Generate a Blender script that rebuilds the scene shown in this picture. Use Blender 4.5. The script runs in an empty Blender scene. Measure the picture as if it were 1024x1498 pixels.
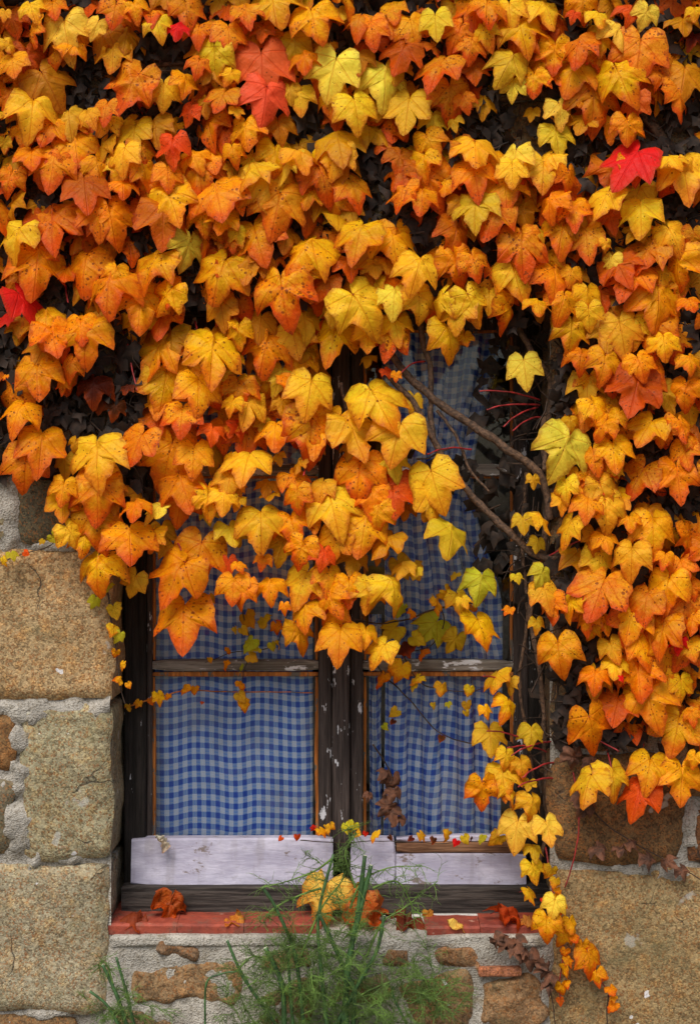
import bpy, math, random
from mathutils import Vector, Matrix, Euler, noise
random.seed(7)
R = math.radians
sc = bpy.context.scene
col = sc.collection

# ------------------------------------------------------------------ camera, sky, sun, exposure
CAM_Z, DIST, PXM = 1.686, 3.0, 800.0
cd = bpy.data.cameras.new('camera'); cam = bpy.data.objects.new('camera', cd); col.objects.link(cam)
cam.location = (0, -DIST, CAM_Z); cam.rotation_euler = (R(90), 0, 0)
cd.sensor_fit = 'HORIZONTAL'; cd.sensor_width = 36; cd.lens = PXM * DIST / 1024 * 36
cd.clip_start = .05; cd.clip_end = 1000
sc.camera = cam
SUN_EL, SUN_AZ = 52, -20          # elevation; azimuth seen from the wall, negative = to the left of the camera
w = bpy.data.worlds.new('World'); sc.world = w; w.use_nodes = True
nt = w.node_tree; bg = nt.nodes['Background']
sky = nt.nodes.new('ShaderNodeTexSky'); sky.sky_type = 'NISHITA'; sky.sun_disc = False
sky.sun_elevation = R(SUN_EL); sky.sun_rotation = R(180 - SUN_AZ)
sky.air_density = 1.0; sky.dust_density = 3.0; sky.ozone_density = .6
nt.links.new(sky.outputs[0], bg.inputs[0]); bg.inputs[1].default_value = .075
sd = bpy.data.lights.new('sun', 'SUN'); sun = bpy.data.objects.new('sun', sd); col.objects.link(sun)
sd.energy = 1.5; sd.angle = R(36); sd.color = (1, .95, .86)
sdir = Vector((math.sin(R(SUN_AZ)) * math.cos(R(SUN_EL)), -math.cos(R(SUN_AZ)) * math.cos(R(SUN_EL)), math.sin(R(SUN_EL))))
sun.rotation_euler = sdir.to_track_quat('Z', 'Y').to_euler(); sun.location = (0, -6, 6)
sc.view_settings.view_transform = 'Standard'; sc.view_settings.look = 'None'
sc.view_settings.exposure = .9; sc.view_settings.gamma = 1
sc.cycles.transparent_max_bounces = 16; sc.cycles.max_bounces = 7

# ------------------------------------------------------------------ helpers
def P(px, py, y=0.0):
    s = (DIST + y) / DIST / PXM
    return Vector(((px - 512) * s, y, CAM_Z + (749 - py) * s))
def lin(r, g, b):
    f = lambda c: c / 12.92 if c <= .04045 else ((c + .055) / 1.055) ** 2.4
    return (f(r / 255), f(g / 255), f(b / 255))
def sst(a, b, x):
    t = min(1, max(0, (x - a) / (b - a))); return t * t * (3 - 2 * t)

class MB:
    def __init__(s): s.v = []; s.f = []; s.m = []
    def quad_grid(s, rows, mat=0, closed=False):
        b = len(s.v); n = len(rows[0])
        for r in rows: s.v.extend(r)
        for i in range(len(rows) - 1):
            for j in range(n if closed else n - 1):
                k = (j + 1) % n
                s.f.append((b + i * n + j, b + i * n + k, b + (i + 1) * n + k, b + (i + 1) * n + j)); s.m.append(mat)
        return b
    def tube(s, pts, rad, sides=6, mat=0, cap=True, capmat=None):
        rows = []; n = len(pts)
        for i, p in enumerate(pts):
            t = (pts[min(i + 1, n - 1)] - pts[max(i - 1, 0)])
            t = t.normalized() if t.length > 1e-9 else Vector((0, 0, 1))
            a = t.cross(Vector((.13, 1, .07))).normalized(); c = t.cross(a)
            r = rad[i] if isinstance(rad, (list, tuple)) else rad
            rows.append([p + (a * math.cos(q) + c * math.sin(q)) * r for q in [2 * math.pi * k / sides for k in range(sides)]])
        b = s.quad_grid(rows, mat, True)
        if cap:
            m = mat if capmat is None else capmat
            s.f.append(tuple(range(b + sides - 1, b - 1, -1))); s.m.append(m)
            e = b + (n - 1) * sides
            s.f.append(tuple(range(e, e + sides))); s.m.append(m)
    def build(s, name, mats, parent=None, smooth=True):
        me = bpy.data.meshes.new(name); me.from_pydata([tuple(v) for v in s.v], [], s.f)
        for m in (mats if isinstance(mats, (list, tuple)) else [mats]): me.materials.append(m)
        me.polygons.foreach_set('material_index', s.m)
        if smooth: me.polygons.foreach_set('use_smooth', [True] * len(s.f))
        me.update()
        o = bpy.data.objects.new(name, me); col.objects.link(o)
        if parent: o.parent = parent
        return o
def empty(name, loc=(0, 0, 0)):
    o = bpy.data.objects.new(name, None); col.objects.link(o); o.location = loc; o.empty_display_size = .05
    bpy.context.view_layer.update()
    return o
def tag(o, label=None, cat=None, group=None, kind=None):
    for k, v in (('label', label), ('category', cat), ('group', group), ('kind', kind)):
        if v: o[k] = v
    return o
def hang(o, parent):
    o.parent = parent; o.matrix_parent_inverse = Matrix.Translation(-parent.location)
    return o

def wood_box(name, x0, y0, x1, y1, yf, depth, mat, parent=None, wob=.0012, bev=.003, seed=0, tilt=0.0):
    """plank whose front face covers the given pixel rectangle at depth yf; bevelled, slightly uneven along its length"""
    a = P(x0, y1, yf); b = P(x1, y0, yf)
    W, H = b.x - a.x, b.z - a.z
    horiz = W > H; L = W if horiz else H; T = H if horiz else W
    n = max(3, min(26, int(L / .03)))
    mb = MB(); rows = []
    for i in range(n + 1):
        t = i / n; l = t * L
        def nz(k): return wob * noise.noise((l * 9 + seed * 3.7, k * 5.1, seed))
        e = bev if i in (0, n) else 0
        lo, hi = nz(1) + e, T + nz(2) - e
        fr = nz(3) + (bev if i in (0, n) else 0)
        prof = [(lo, depth), (lo, fr + bev), (lo + bev, fr), (hi - bev, fr), (hi, fr + bev), (hi, depth)]
        r = []
        for q, d in prof:
            v = Vector((a.x + l, yf + d, a.z + q)) if horiz else Vector((a.x + q, yf + d, a.z + l))
            if tilt: v.y += tilt * ((v.z - a.z) / H)
            r.append(v)
        rows.append(r if not horiz else r)
    if horiz: rows = [r[::-1] for r in rows][::-1]; rows = rows[::-1]
    mb.quad_grid(rows, 0, True)
    k = len(rows[0])
    mb.f.append(tuple(range(k))); mb.m.append(0)
    e = (len(rows) - 1) * k
    mb.f.append(tuple(range(e + k - 1, e - 1, -1))); mb.m.append(0)
    o = mb.build(name, mat, smooth=False)
    if parent: hang(o, parent)
    return o

# ------------------------------------------------------------------ node helpers
class NT:
    def __init__(s, name):
        s.mat = bpy.data.materials.new(name); s.mat.use_nodes = True
        s.t = s.mat.node_tree; s.bsdf = s.t.nodes['Principled BSDF']; s.out = s.t.nodes['Material Output']
    def n(s, typ, **kw):
        o = s.t.nodes.new('ShaderNode' + typ)
        for k, v in kw.items(): setattr(o, k, v)
        return o
    def l(s, a, b): s.t.links.new(a, b)
    def _in(s, sock, v):
        if hasattr(v, 'is_linked') or isinstance(v, bpy.types.NodeSocket): s.l(v, sock)
        else: sock.default_value = v
    def math(s, op, a, b=0.0, c=0.0, clamp=False):
        o = s.n('Math', operation=op, use_clamp=clamp)
        for i, v in enumerate((a, b, c)): s._in(o.inputs[i], v)
        return o.outputs[0]
    def step(s, a, b, x, lo=0., hi=1.):
        o = s.n('MapRange', interpolation_type='SMOOTHSTEP'); s._in(o.inputs[0], x)
        o.inputs[1].default_value = a; o.inputs[2].default_value = b; o.inputs[3].default_value = lo; o.inputs[4].default_value = hi
        return o.outputs[0]
    def mix(s, f, a, b, blend='MIX'):
        o = s.n('Mix', data_type='RGBA', blend_type=blend, clamp_factor=True)
        s._in(o.inputs[0], f)
        for i, v in ((6, a), (7, b)):
            if isinstance(v, tuple) and len(v) == 3: v = (*v, 1)
            s._in(o.inputs[i], v)
        return o.outputs[2]
    def noise(s, vec, scale, detail=3, rough=.55):
        o = s.n('TexNoise'); s.l(vec, o.inputs['Vector']); o.inputs['Scale'].default_value = scale
        o.inputs['Detail'].default_value = detail; o.inputs['Roughness'].default_value = rough
        return o.outputs[0]
    def voro(s, vec, scale, feat='F1', rnd=1):
        o = s.n('TexVoronoi', feature=feat); s.l(vec, o.inputs['Vector']); o.inputs['Scale'].default_value = scale
        o.inputs['Randomness'].default_value = rnd
        return o
    def mapping(s, vec, scale=(1, 1, 1), loc=(0, 0, 0)):
        o = s.n('Mapping'); s.l(vec, o.inputs[0]); o.inputs['Scale'].default_value = scale; o.inputs['Location'].default_value = loc
        return o.outputs[0]
    def bump(s, h, strength, dist=.002, normal=None):
        o = s.n('Bump'); o.inputs['Strength'].default_value = strength; o.inputs['Distance'].default_value = dist
        s.l(h, o.inputs['Height'])
        if normal: s.l(normal, o.inputs['Normal'])
        return o.outputs[0]
    def world(s):
        return s.n('NewGeometry').outputs['Position']

def mat_granite():
    m = NT('granite'); p = m.world(); oi = m.n('ObjectInfo')
    off = m.n('VectorMath', operation='ADD'); m.l(p, off.inputs[0])
    cx = m.n('CombineXYZ'); m.l(m.math('MULTIPLY', oi.outputs['Random'], 31.0), cx.inputs[0]); m.l(cx.outputs[0], off.inputs[1]); q = off.outputs[0]
    base = m.mix(1, oi.outputs['Color'], (.70, .69, .66), 'MULTIPLY')
    big = m.noise(q, 7, 4); mid = m.noise(q, 42, 4, .65); fine = m.noise(q, 260, 3, .7)
    gr = m.voro(q, 340); c = m.mix(m.step(.3, .7, big), m.mix(.55, base, (.62, .55, .45), 'MULTIPLY'), base)
    c = m.mix(m.step(.45, .75, mid, 0, .75), c, m.mix(1, base, (1.35, 1.0, .62), 'MULTIPLY'))
    sep = m.n('SeparateColor'); m.l(gr.outputs['Color'], sep.inputs[0])
    c = m.mix(m.step(.6, .66, sep.outputs[0], 0, .75), c, m.mix(1, c, (.42, .37, .30), 'MULTIPLY'))
    c = m.mix(m.step(.62, .80, sep.outputs[1], 0, .8), c, m.mix(1, c, (1.45, 1.42, 1.32), 'MULTIPLY'))
    c = m.mix(m.step(.8, .86, sep.outputs[2], 0, .55), c, lin(150, 92, 40))
    gr2 = m.voro(q, 110); sp2 = m.n('SeparateColor'); m.l(gr2.outputs['Color'], sp2.inputs[0])
    c = m.mix(m.step(.74, .86, sp2.outputs[0], 0, .45), c, m.mix(1, c, (.55, .5, .44), 'MULTIPLY'))
    c = m.mix(m.step(.80, .9, sp2.outputs[1], 0, .4), c, m.mix(1, base, (1.5, 1.5, 1.5), 'MULTIPLY'))
    c = m.mix(m.step(.52, .68, m.noise(q, 5.0, 5, .7), 0, .5), c, lin(116, 112, 78))
    lic = m.step(.66, .70, m.noise(q, 16, 3, .6)); c = m.mix(m.math('MULTIPLY', lic, .5), c, (.55, .54, .5))
    big2 = m.noise(q, 3.2, 3, .6); c = m.mix(m.step(.42, .62, big2, 0, .55), c, m.mix(1, c, (.70, .70, .66), 'MULTIPLY'))
    c = m.mix(m.step(.56, .70, m.noise(q, 24, 5, .75), 0, .6), c, m.mix(1, c, (.52, .46, .38), 'MULTIPLY'))
    wq = m.n('VectorMath', operation='ADD'); m.l(q, wq.inputs[0]); nv = m.n('TexNoise'); m.l(q, nv.inputs['Vector']); nv.inputs['Scale'].default_value = 14
    sv = m.n('VectorMath', operation='SCALE'); m.l(nv.outputs['Color'], sv.inputs[0]); sv.inputs['Scale'].default_value = .10; m.l(sv.outputs[0], wq.inputs[1])
    ck = m.voro(wq.outputs[0], 7, 'DISTANCE_TO_EDGE'); crack = m.math('MULTIPLY', m.step(.004, .014, ck.outputs[0], 1, 0), m.step(.56, .62, m.noise(q, 5.5, 2)))
    c = m.mix(m.math('MULTIPLY', crack, .75), c, (.03, .025, .02))
    white = m.step(.735, .75, m.noise(q, 34, 2, .5)); c = m.mix(m.math('MULTIPLY', white, .8), c, (.72, .71, .72))
    dk = m.step(.6, .78, m.noise(q, 11, 5, .7)); c = m.mix(m.math('MULTIPLY', dk, .55), c, (.09, .075, .05))
    m.l(c, m.bsdf.inputs['Base Color']); m.bsdf.inputs['Roughness'].default_value = .9
    h = m.math('SUBTRACT', m.math('ADD', m.math('MULTIPLY', mid, 1.4), m.math('MULTIPLY', fine, .8)), m.math('MULTIPLY', gr.outputs[0], .2))
    m.l(m.bump(m.math('SUBTRACT', h, m.math('MULTIPLY', crack, 1.2)), .6, .005), m.bsdf.inputs['Normal'])
    return m.mat
def mat_mortar(name='lime_mortar', k=1.0):
    m = NT(name); p = m.world()
    a = m.noise(p, 9, 5, .6); b = m.noise(p, 70, 4, .6); g = m.voro(p, 320)
    c = m.mix(m.step(.35, .68, a), lin(140 * k, 135 * k, 126 * k), lin(188 * k, 182 * k, 171 * k))
    c = m.mix(m.step(.5, .75, b, 0, .6), c, lin(128, 118, 100))
    c = m.mix(m.step(.62, .72, m.noise(p, 22, 3), 0, .5), c, lin(120, 104, 66))
    sep = m.n('SeparateColor'); m.l(g.outputs['Color'], sep.inputs[0])
    c = m.mix(m.step(.75, .85, sep.outputs[0], 0, .5), c, lin(95, 84, 66))
    m.l(c, m.bsdf.inputs['Base Color']); m.bsdf.inputs['Roughness'].default_value = .95
    m.l(m.bump(m.math('ADD', b, m.math('MULTIPLY', g.outputs[0], .4)), .8, .006), m.bsdf.inputs['Normal'])
    return m.mat
def mat_wood(name, c0, c1, horiz, paint=0.0, paintcol=(.6, .6, .6), pscale=1.0, rough=.75):
    m = NT(name); p = m.world()
    s = (3, 60, 60) if horiz else (60, 60, 3)
    st = m.mapping(p, s); g = m.noise(st, 2.6, 5, .65); g2 = m.noise(m.mapping(p, (12, 200, 200) if horiz else (200, 200, 12)), 1.6, 3, .6)
    c = m.mix(m.step(.35, .68, g), c0, c1)
    c = m.mix(m.step(.58, .7, g2, 0, .6), c, m.mix(1, c0, (.35, .33, .3), 'MULTIPLY'))
    if paint:
        f = m.math('ADD', m.noise(m.mapping(p, (.35, 1, 1) if horiz else (1, 1, .35)), 42 * pscale, 4, .7), m.math('MULTIPLY', g2, .12))
        f = m.step(.79 - paint, .82 - paint, f); c = m.mix(f, c, paintcol)
    m.l(c, m.bsdf.inputs['Base Color']); m.bsdf.inputs['Roughness'].default_value = rough; m.bsdf.inputs['Specular IOR Level'].default_value = .15
    m.l(m.bump(m.math('ADD', g, m.math('MULTIPLY', g2, .8)), .7, .003), m.bsdf.inputs['Normal'])
    return m.mat
def mat_white_board():
    m = NT('weathered_white_paint'); p = m.world()
    a = m.noise(m.mapping(p, (1, 1, 2.5)), 14, 5, .65); b = m.noise(m.mapping(p, (30, 150, 150)), 1.3, 3)
    c = m.mix(m.step(.35, .7, a), lin(156, 152, 172), lin(190, 187, 204))
    c = m.mix(m.step(.56, .72, m.noise(p, 55, 4, .7), 0, .4), c, lin(140, 134, 142))
    c = m.mix(m.step(.60, .66, m.noise(m.mapping(p, (.5, 1, 1)), 26, 5, .75)), c, lin(116, 102, 98))
    c = m.mix(m.step(.52, .72, m.noise(m.mapping(p, (1, 1, .12)), 38, 3, .6), 0, .35), c, lin(120, 112, 108))
    m.l(c, m.bsdf.inputs['Base Color']); m.bsdf.inputs['Roughness'].default_value = .6
    m.l(m.bump(m.math('ADD', a, b), .5, .002), m.bsdf.inputs['Normal'])
    return m.mat
def mat_tile():
    m = NT('red_clay'); p = m.world()
    a = m.noise(p, 22, 5, .65); b = m.noise(p, 160, 3, .6)
    c = m.mix(m.step(.3, .7, a), lin(112, 46, 34), lin(160, 70, 48))
    c = m.mix(m.step(.6, .74, b, 0, .6), c, lin(92, 40, 30))
    c = m.mix(m.step(.66, .74, m.noise(p, 48, 3), 0, .55), c, lin(190, 150, 130))
    c = m.mix(m.step(.50, .66, m.noise(p, 30, 5, .7), 0, .55), c, lin(104, 82, 66))
    m.l(c, m.bsdf.inputs['Base Color']); m.bsdf.inputs['Roughness'].default_value = .7
    m.l(m.bump(m.math('ADD', a, b), .5, .003), m.bsdf.inputs['Normal'])
    return m.mat
def mat_plain(name, c, rough=.8, var=.35, scale=40, bump=.3):
    m = NT(name); p = m.world(); a = m.noise(p, scale, 4, .6)
    cc = m.mix(m.step(.35, .65, a), tuple(x * (1 - var) for x in c), tuple(min(1, x * (1 + var)) for x in c))
    m.l(cc, m.bsdf.inputs['Base Color']); m.bsdf.inputs['Roughness'].default_value = rough
    if bump: m.l(m.bump(a, bump, .003), m.bsdf.inputs['Normal'])
    return m.mat
def mat_gingham():
    m = NT('blue_gingham_cotton'); uv = m.n('UVMap').outputs[0]
    sx = m.n('SeparateXYZ'); m.l(uv, sx.inputs[0])
    wv = m.noise(uv, 3.0, 2)
    def band(s, per, ph):
        t = m.math('FRACT', m.math('ADD', m.math('DIVIDE', s, per), ph))
        tri = m.math('ABSOLUTE', m.math('SUBTRACT', t, .5))
        b = m.step(.215, .255, tri, 1, 0)
        li = m.step(.012, .035, m.math('ABSOLUTE', m.math('SUBTRACT', tri, .375)), 1, 0)
        return b, li
    bu, lu = band(m.math('ADD', sx.outputs[0], m.math('MULTIPLY', wv, .004)), .0198, .1); bv, lv = band(sx.outputs[1], .0222, .3)
    k = m.math('MULTIPLY', m.math('ADD', bu, bv), .5)
    c = m.mix(m.step(0, .5, k), lin(212, 224, 248), lin(118, 158, 228)); c = m.mix(m.step(.5, 1, k), c, lin(32, 82, 194))
    c = m.mix(m.math('MULTIPLY', m.math('MAXIMUM', lu, lv), .45), c, lin(205, 212, 225))
    c = m.mix(m.step(.45, .75, m.noise(uv, 9, 4), 0, .28), c, lin(110, 116, 122))
    weave = m.noise(m.mapping(uv, (1, 4, 1)), 420, 2)
    c = m.mix(m.step(.4, .7, weave, 0, .18), c, lin(70, 80, 105))
    d = m.n('BsdfDiffuse'); t = m.n('BsdfTranslucent'); mx = m.n('MixShader'); mx.inputs[0].default_value = .12
    m.l(c, d.inputs[0]); m.l(c, t.inputs[0]); m.l(d.outputs[0], mx.inputs[1]); m.l(t.outputs[0], mx.inputs[2]); m.l(mx.outputs[0], m.out.inputs[0])
    return m.mat
def mat_glass():
    m = NT('dusty_window_glass'); p = m.world()
    tr = m.n('BsdfTransparent'); tr.inputs[0].default_value = (.975, .985, .98, 1)
    gl = m.n('BsdfGlossy'); gl.inputs['Roughness'].default_value = .03
    fr = m.n('Fresnel'); fr.inputs[0].default_value = 1.45
    a = m.n('MixShader'); m.l(m.math('MULTIPLY', fr.outputs[0], .8), a.inputs[0]); m.l(tr.outputs[0], a.inputs[1]); m.l(gl.outputs[0], a.inputs[2])
    df = m.n('BsdfDiffuse'); df.inputs[0].default_value = (.42, .41, .38, 1)
    b = m.n('MixShader'); m.l(m.step(.4, .8, m.noise(p, 9, 5, .7), .0, .10), b.inputs[0]); m.l(a.outputs[0], b.inputs[1]); m.l(df.outputs[0], b.inputs[2])
    m.l(m.bump(m.noise(p, 6, 1), .04, .01), gl.inputs['Normal'])
    m.l(b.outputs[0], m.out.inputs[0])
    return m.mat
def mat_leaf(name, obj):
    m = NT(name)
    if obj:
        oi = m.n('ObjectInfo'); base, al, rnd = oi.outputs['Color'], oi.outputs['Alpha'], oi.outputs['Random']
    else:
        at = m.n('Attribute', attribute_name='lc'); base, al = at.outputs['Color'], at.outputs['Alpha']
        rnd = m.n('Attribute', attribute_name='lr').outputs['Fac']
    edge = m.n('Attribute', attribute_name='edge').outputs['Fac']
    uv = m.n('UVMap').outputs[0]; sx = m.n('SeparateXYZ'); m.l(uv, sx.inputs[0]); u, v = sx.outputs[0], sx.outputs[1]
    cx = m.n('CombineXYZ'); m.l(m.math('MULTIPLY', rnd, 37.), cx.inputs[0]); m.l(m.math('MULTIPLY', rnd, 91.), cx.inputs[1])
    ad = m.n('VectorMath', operation='ADD'); m.l(uv, ad.inputs[0]); m.l(cx.outputs[0], ad.inputs[1]); q = ad.outputs[0]
    n1 = m.noise(q, 3.2, 4, .6); n2 = m.noise(q, 11, 4, .65)
    # mottling from yellow to orange, redder towards tip and rim
    c = m.mix(m.math('MULTIPLY', m.step(.40, .66, n1), m.math('ADD', m.math('MULTIPLY', al, .6), .10)), base, m.mix(1, base, (.97, .62, .35), 'MULTIPLY'))
    c = m.mix(m.step(.55, .75, n2, 0, .35), c, m.mix(1, c, (1.1, 1.3, 1.3), 'MULTIPLY'))
    c = m.mix(m.math('MULTIPLY', m.step(.50, .62, n2), m.math('MULTIPLY', al, .55), clamp=True), c, m.mix(1, c, (.84, .55, .35), 'MULTIPLY'))
    tipf = m.step(.40, .95, m.math('ADD', m.math('ADD', m.math('MULTIPLY', edge, .55), m.math('MULTIPLY', v, -.62)), m.math('MULTIPLY', m.math('SUBTRACT', n1, .5), .7)))
    c = m.mix(m.math('MULTIPLY', tipf, m.math('MULTIPLY', al, .95), clamp=True), c, lin(222, 88, 10))
    c = m.mix(m.math('MULTIPLY', m.step(-.30, .18, m.math('ADD', v, m.math('MULTIPLY', m.math('SUBTRACT', n1, .5), .6))), .6), c, m.mix(1, c, (1.08, 1.34, 1.5), 'MULTIPLY'))
    # veins
    au = m.math('ABSOLUTE', u); ang = m.math('ARCTAN2', au, m.math('MULTIPLY', v, -1.)); r = m.math('SQRT', m.math('ADD', m.math('MULTIPLY', u, u), m.math('MULTIPLY', v, v)))
    dd = None
    for a in (0, .80, 1.7):
        d = m.math('MULTIPLY', r, m.math('ABSOLUTE', m.math('SINE', m.math('SUBTRACT', ang, a))))
        dd = d if dd is None else m.math('MINIMUM', dd, d)
    vein = m.step(.004, .019, dd, 1, 0)
    sv = m.math('ABSOLUTE', m.math('SUBTRACT', m.math('FRACT', m.math('MULTIPLY', m.math('SUBTRACT', m.math('MULTIPLY', v, -1.), m.math('MULTIPLY', au, .8)), 7.)), .5))
    vein = m.math('MAXIMUM', vein, m.math('MULTIPLY', m.step(.02, .07, sv, 1, 0), .4))
    ret = m.voro(q, 9, 'DISTANCE_TO_EDGE'); rt = m.step(.0, .09, ret.outputs[0], 1, 0)
    c = m.mix(m.math('ADD', m.math('MULTIPLY', vein, .5), m.math('MULTIPLY', rt, .05)), c, m.mix(1, c, (.80, .42, .3), 'MULTIPLY'))
    # brown freckles and rim burn
    sp = m.voro(q, 15); spr = m.n('SeparateColor'); m.l(sp.outputs['Color'], spr.inputs[0])
    dens = m.step(.38, .58, m.noise(q, 2.4, 2))
    thr = m.math('MULTIPLY', m.math('MULTIPLY', spr.outputs[0], dens), m.math('ADD', m.math('MULTIPLY', al, .26), .20))
    spot = m.math('MULTIPLY', m.step(-.03, .07, m.math('SUBTRACT', thr, sp.outputs[0])), .8)
    n3 = m.noise(q, 30, 3, .7)
    c = m.mix(m.math('MULTIPLY', m.step(.50, .62, n3), m.math('ADD', m.math('MULTIPLY', al, .38), .12), clamp=True), c, m.mix(1, c, (.80, .55, .35), 'MULTIPLY'))
    c = m.mix(spot, c, lin(132, 56, 16))
    c = m.mix(m.math('MULTIPLY', m.step(.82, 1.0, m.math('ADD', edge, m.math('MULTIPLY', m.math('SUBTRACT', n2, .5), .6))), .5), c, lin(150, 60, 18))
    m.l(c, m.bsdf.inputs['Base Color']); m.bsdf.inputs['Roughness'].default_value = .42
    m.bsdf.inputs['Specular IOR Level'].default_value = .14
    nb = m.bump(m.math('SUBTRACT', m.math('ADD', m.math('MULTIPLY', n2, .8), m.math('MULTIPLY', ret.outputs[0], .5)), m.math('MULTIPLY', vein, .6)), .45, .005)
    m.l(nb, m.bsdf.inputs['Normal'])
    t = m.n('BsdfTranslucent'); m.l(m.mix(1, c, (1.1, 1.0, .7), 'MULTIPLY'), t.inputs[0]); m.l(nb, t.inputs['Normal'])
    mx = m.n('MixShader'); mx.inputs[0].default_value = .38
    m.l(m.bsdf.outputs[0], mx.inputs[1]); m.l(t.outputs[0], mx.inputs[2]); m.l(mx.outputs[0], m.out.inputs[0])
    return m.mat

M = dict(
    granite=mat_granite(), mortar=mat_mortar(), lime=mat_mortar('pale_lime', .98),
    dark_v=mat_wood('dark_timber_upright', lin(48, 41, 39), lin(78, 68, 64), False, .125, (.55, .55, .58)),
    black_v=mat_wood('blackened_timber', lin(28, 25, 23), lin(48, 43, 40), False, .05, (.4, .4, .42)),
    dark_h=mat_wood('dark_timber_level', lin(40, 36, 34), lin(82, 75, 70), True),
    bar=mat_wood('peeling_glazing_bar', lin(92, 84, 76), lin(150, 142, 132), True, .17, (.66, .66, .68)),
    putty=mat_wood('ochre_bead', lin(132, 76, 34), lin(190, 118, 56), False, .16, (.13, .11, .09)),
    bare=mat_wood('bare_brown_wood', lin(96, 66, 48), lin(150, 112, 84), True),
    white=mat_white_board(), tile=mat_tile(), gingham=mat_gingham(), glass=mat_glass(),
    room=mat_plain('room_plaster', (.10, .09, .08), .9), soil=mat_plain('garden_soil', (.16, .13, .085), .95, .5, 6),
    bark=mat_plain('vine_bark', lin(86, 64, 47), .85, .55, 150, 1.0), twig=mat_plain('dry_twig', lin(58, 42, 30), .85, .5, 90),
    redstalk=mat_plain('red_leaf_stalk', lin(146, 36, 36), .5, .45, 60, 0),
    dead=mat_plain('dead_leaf_litter', lin(40, 28, 19), .85, .6, 60, .6),  # dead brown leaves, near black so gap shade is partly in the colour
    brownleaf=mat_plain('dried_brown_leaf', lin(92, 56, 36), .8, .5, 70, .6),
    stalk_green=mat_plain('fennel_stalk', lin(56, 88, 46), .5, .4, 60, .2),
    frond=mat_plain('fennel_frond', lin(88, 116, 46), .6, .45, 30, 0),
    cut=mat_plain('pale_cut_pith', lin(214, 220, 190), .8, .1),
    metal=mat_plain('pale_metal_strip', lin(190, 188, 184), .5, .15, 30, .1),
    leaf=mat_leaf('autumn_leaf', True), leafmass=mat_leaf('autumn_leaf_mass', False),
)

# ------------------------------------------------------------------ ground and room (setting)
g = MB(); g.quad_grid([[Vector((x, y, 0)) for x in (-300, 300)] for y in (-300, 300)])
tag(g.build('ground', M['soil']), kind='structure')
OX0, OX1 = P(166, 0).x, P(804, 0).x; OZ0, OZ1 = P(0, 1372).z, P(0, 428).z
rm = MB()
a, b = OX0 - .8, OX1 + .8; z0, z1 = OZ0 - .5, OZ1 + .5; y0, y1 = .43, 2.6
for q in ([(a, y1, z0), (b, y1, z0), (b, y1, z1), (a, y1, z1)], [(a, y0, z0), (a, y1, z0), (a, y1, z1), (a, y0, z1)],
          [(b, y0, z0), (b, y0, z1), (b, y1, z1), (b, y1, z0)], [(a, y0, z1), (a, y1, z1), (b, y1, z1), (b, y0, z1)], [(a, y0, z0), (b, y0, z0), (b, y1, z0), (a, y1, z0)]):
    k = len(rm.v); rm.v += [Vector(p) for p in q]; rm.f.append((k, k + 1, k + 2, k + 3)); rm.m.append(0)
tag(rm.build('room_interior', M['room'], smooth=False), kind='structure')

# ------------------------------------------------------------------ stone wall
wall = empty('stone_wall', (0, .2, 0))
tag(wall, 'old granite house wall with pale lime mortar around the window', 'wall')
# core: a thick frame round the opening, its face just behind the mortar
core = MB()
X0, X1, Z0, Z1 = -3.2, 3.2, -.1, 3.9
io = [(OX0 - .10, OZ0 - .05), (OX1 + .10, OZ0 - .05), (OX1 + .10, OZ1 + .10), (OX0 - .10, OZ1 + .10)]
oo = [(X0, Z0), (X1, Z0), (X1, Z1), (X0, Z1)]
def ring(pts, y): return [Vector((x, y, z)) for x, z in pts]
core.quad_grid([ring(oo, .03), ring(io, .03), ring(io, .43), ring(oo, .43), ring(oo, .03)], 0, True)
hang(core.build('wall_core', M['mortar'], smooth=False), wall)
# mortar skin with an uneven face
BLOBS = [(70, 1040, 100, 18), (135, 1048, 28, 20), (34, 1075, 22, 30), (28, 1120, 16, 40), (24, 1195, 27, 55), (36, 1245, 34, 24), (90, 1259, 50, 7), (66, 1485, 34, 8), (5, 740, 24, 60), (80, 797, 30, 9), (925, 1272, 28, 11), (980, 1282, 34, 11), (1016, 1205, 16, 32)]
mo = MB(); step = .0078; idx = {}
nx, nz_ = int(2.7 / step), int(2.9 / step)
inside = lambda x, z: OX0 < x < OX1 and OZ0 < z < OZ1
for i in range(nx + 1):
    for j in range(nz_ + 1):
        x, z = -1.35 + i * step, .12 + j * step
        if inside(x, z): continue
        h = .004 - .007 * noise.fractal((x * 7, z * 7, 3), 1, 2, 4) - .003 * noise.noise((x * 34, z * 34, 1))
        bx, by = x * PXM + 512, 749 - (z - CAM_Z) * PXM
        if -60 < bx < 1060 and by > 660:
            for cx_, cy_, rx_, ry_ in BLOBS:
                d_ = ((bx - cx_) / rx_) ** 2 + ((by - cy_) / ry_) ** 2
                if d_ < 2.2: h -= .0165 * sst(1.7, .3, d_ + 1.5 * noise.fractal((x * 30, z * 30, 12), 1, 2, 3)) * (1 if d_ < 1.4 else .5); break
        if z < OZ0: h -= .013 * sst(.0, .03, min(x - OX0 + .02, OX1 + .02 - x))
        idx[i, j] = len(mo.v); mo.v.append(Vector((x, h, z)))
for i in range(nx):
    for j in range(nz_):
        q = [(i, j), (i + 1, j), (i + 1, j + 1), (i, j + 1)]
        if all(k in idx for k in q): mo.f.append(tuple(idx[k] for k in q)); mo.m.append(0)
hang(mo.build('mortar', M['mortar']), wall)

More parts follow.
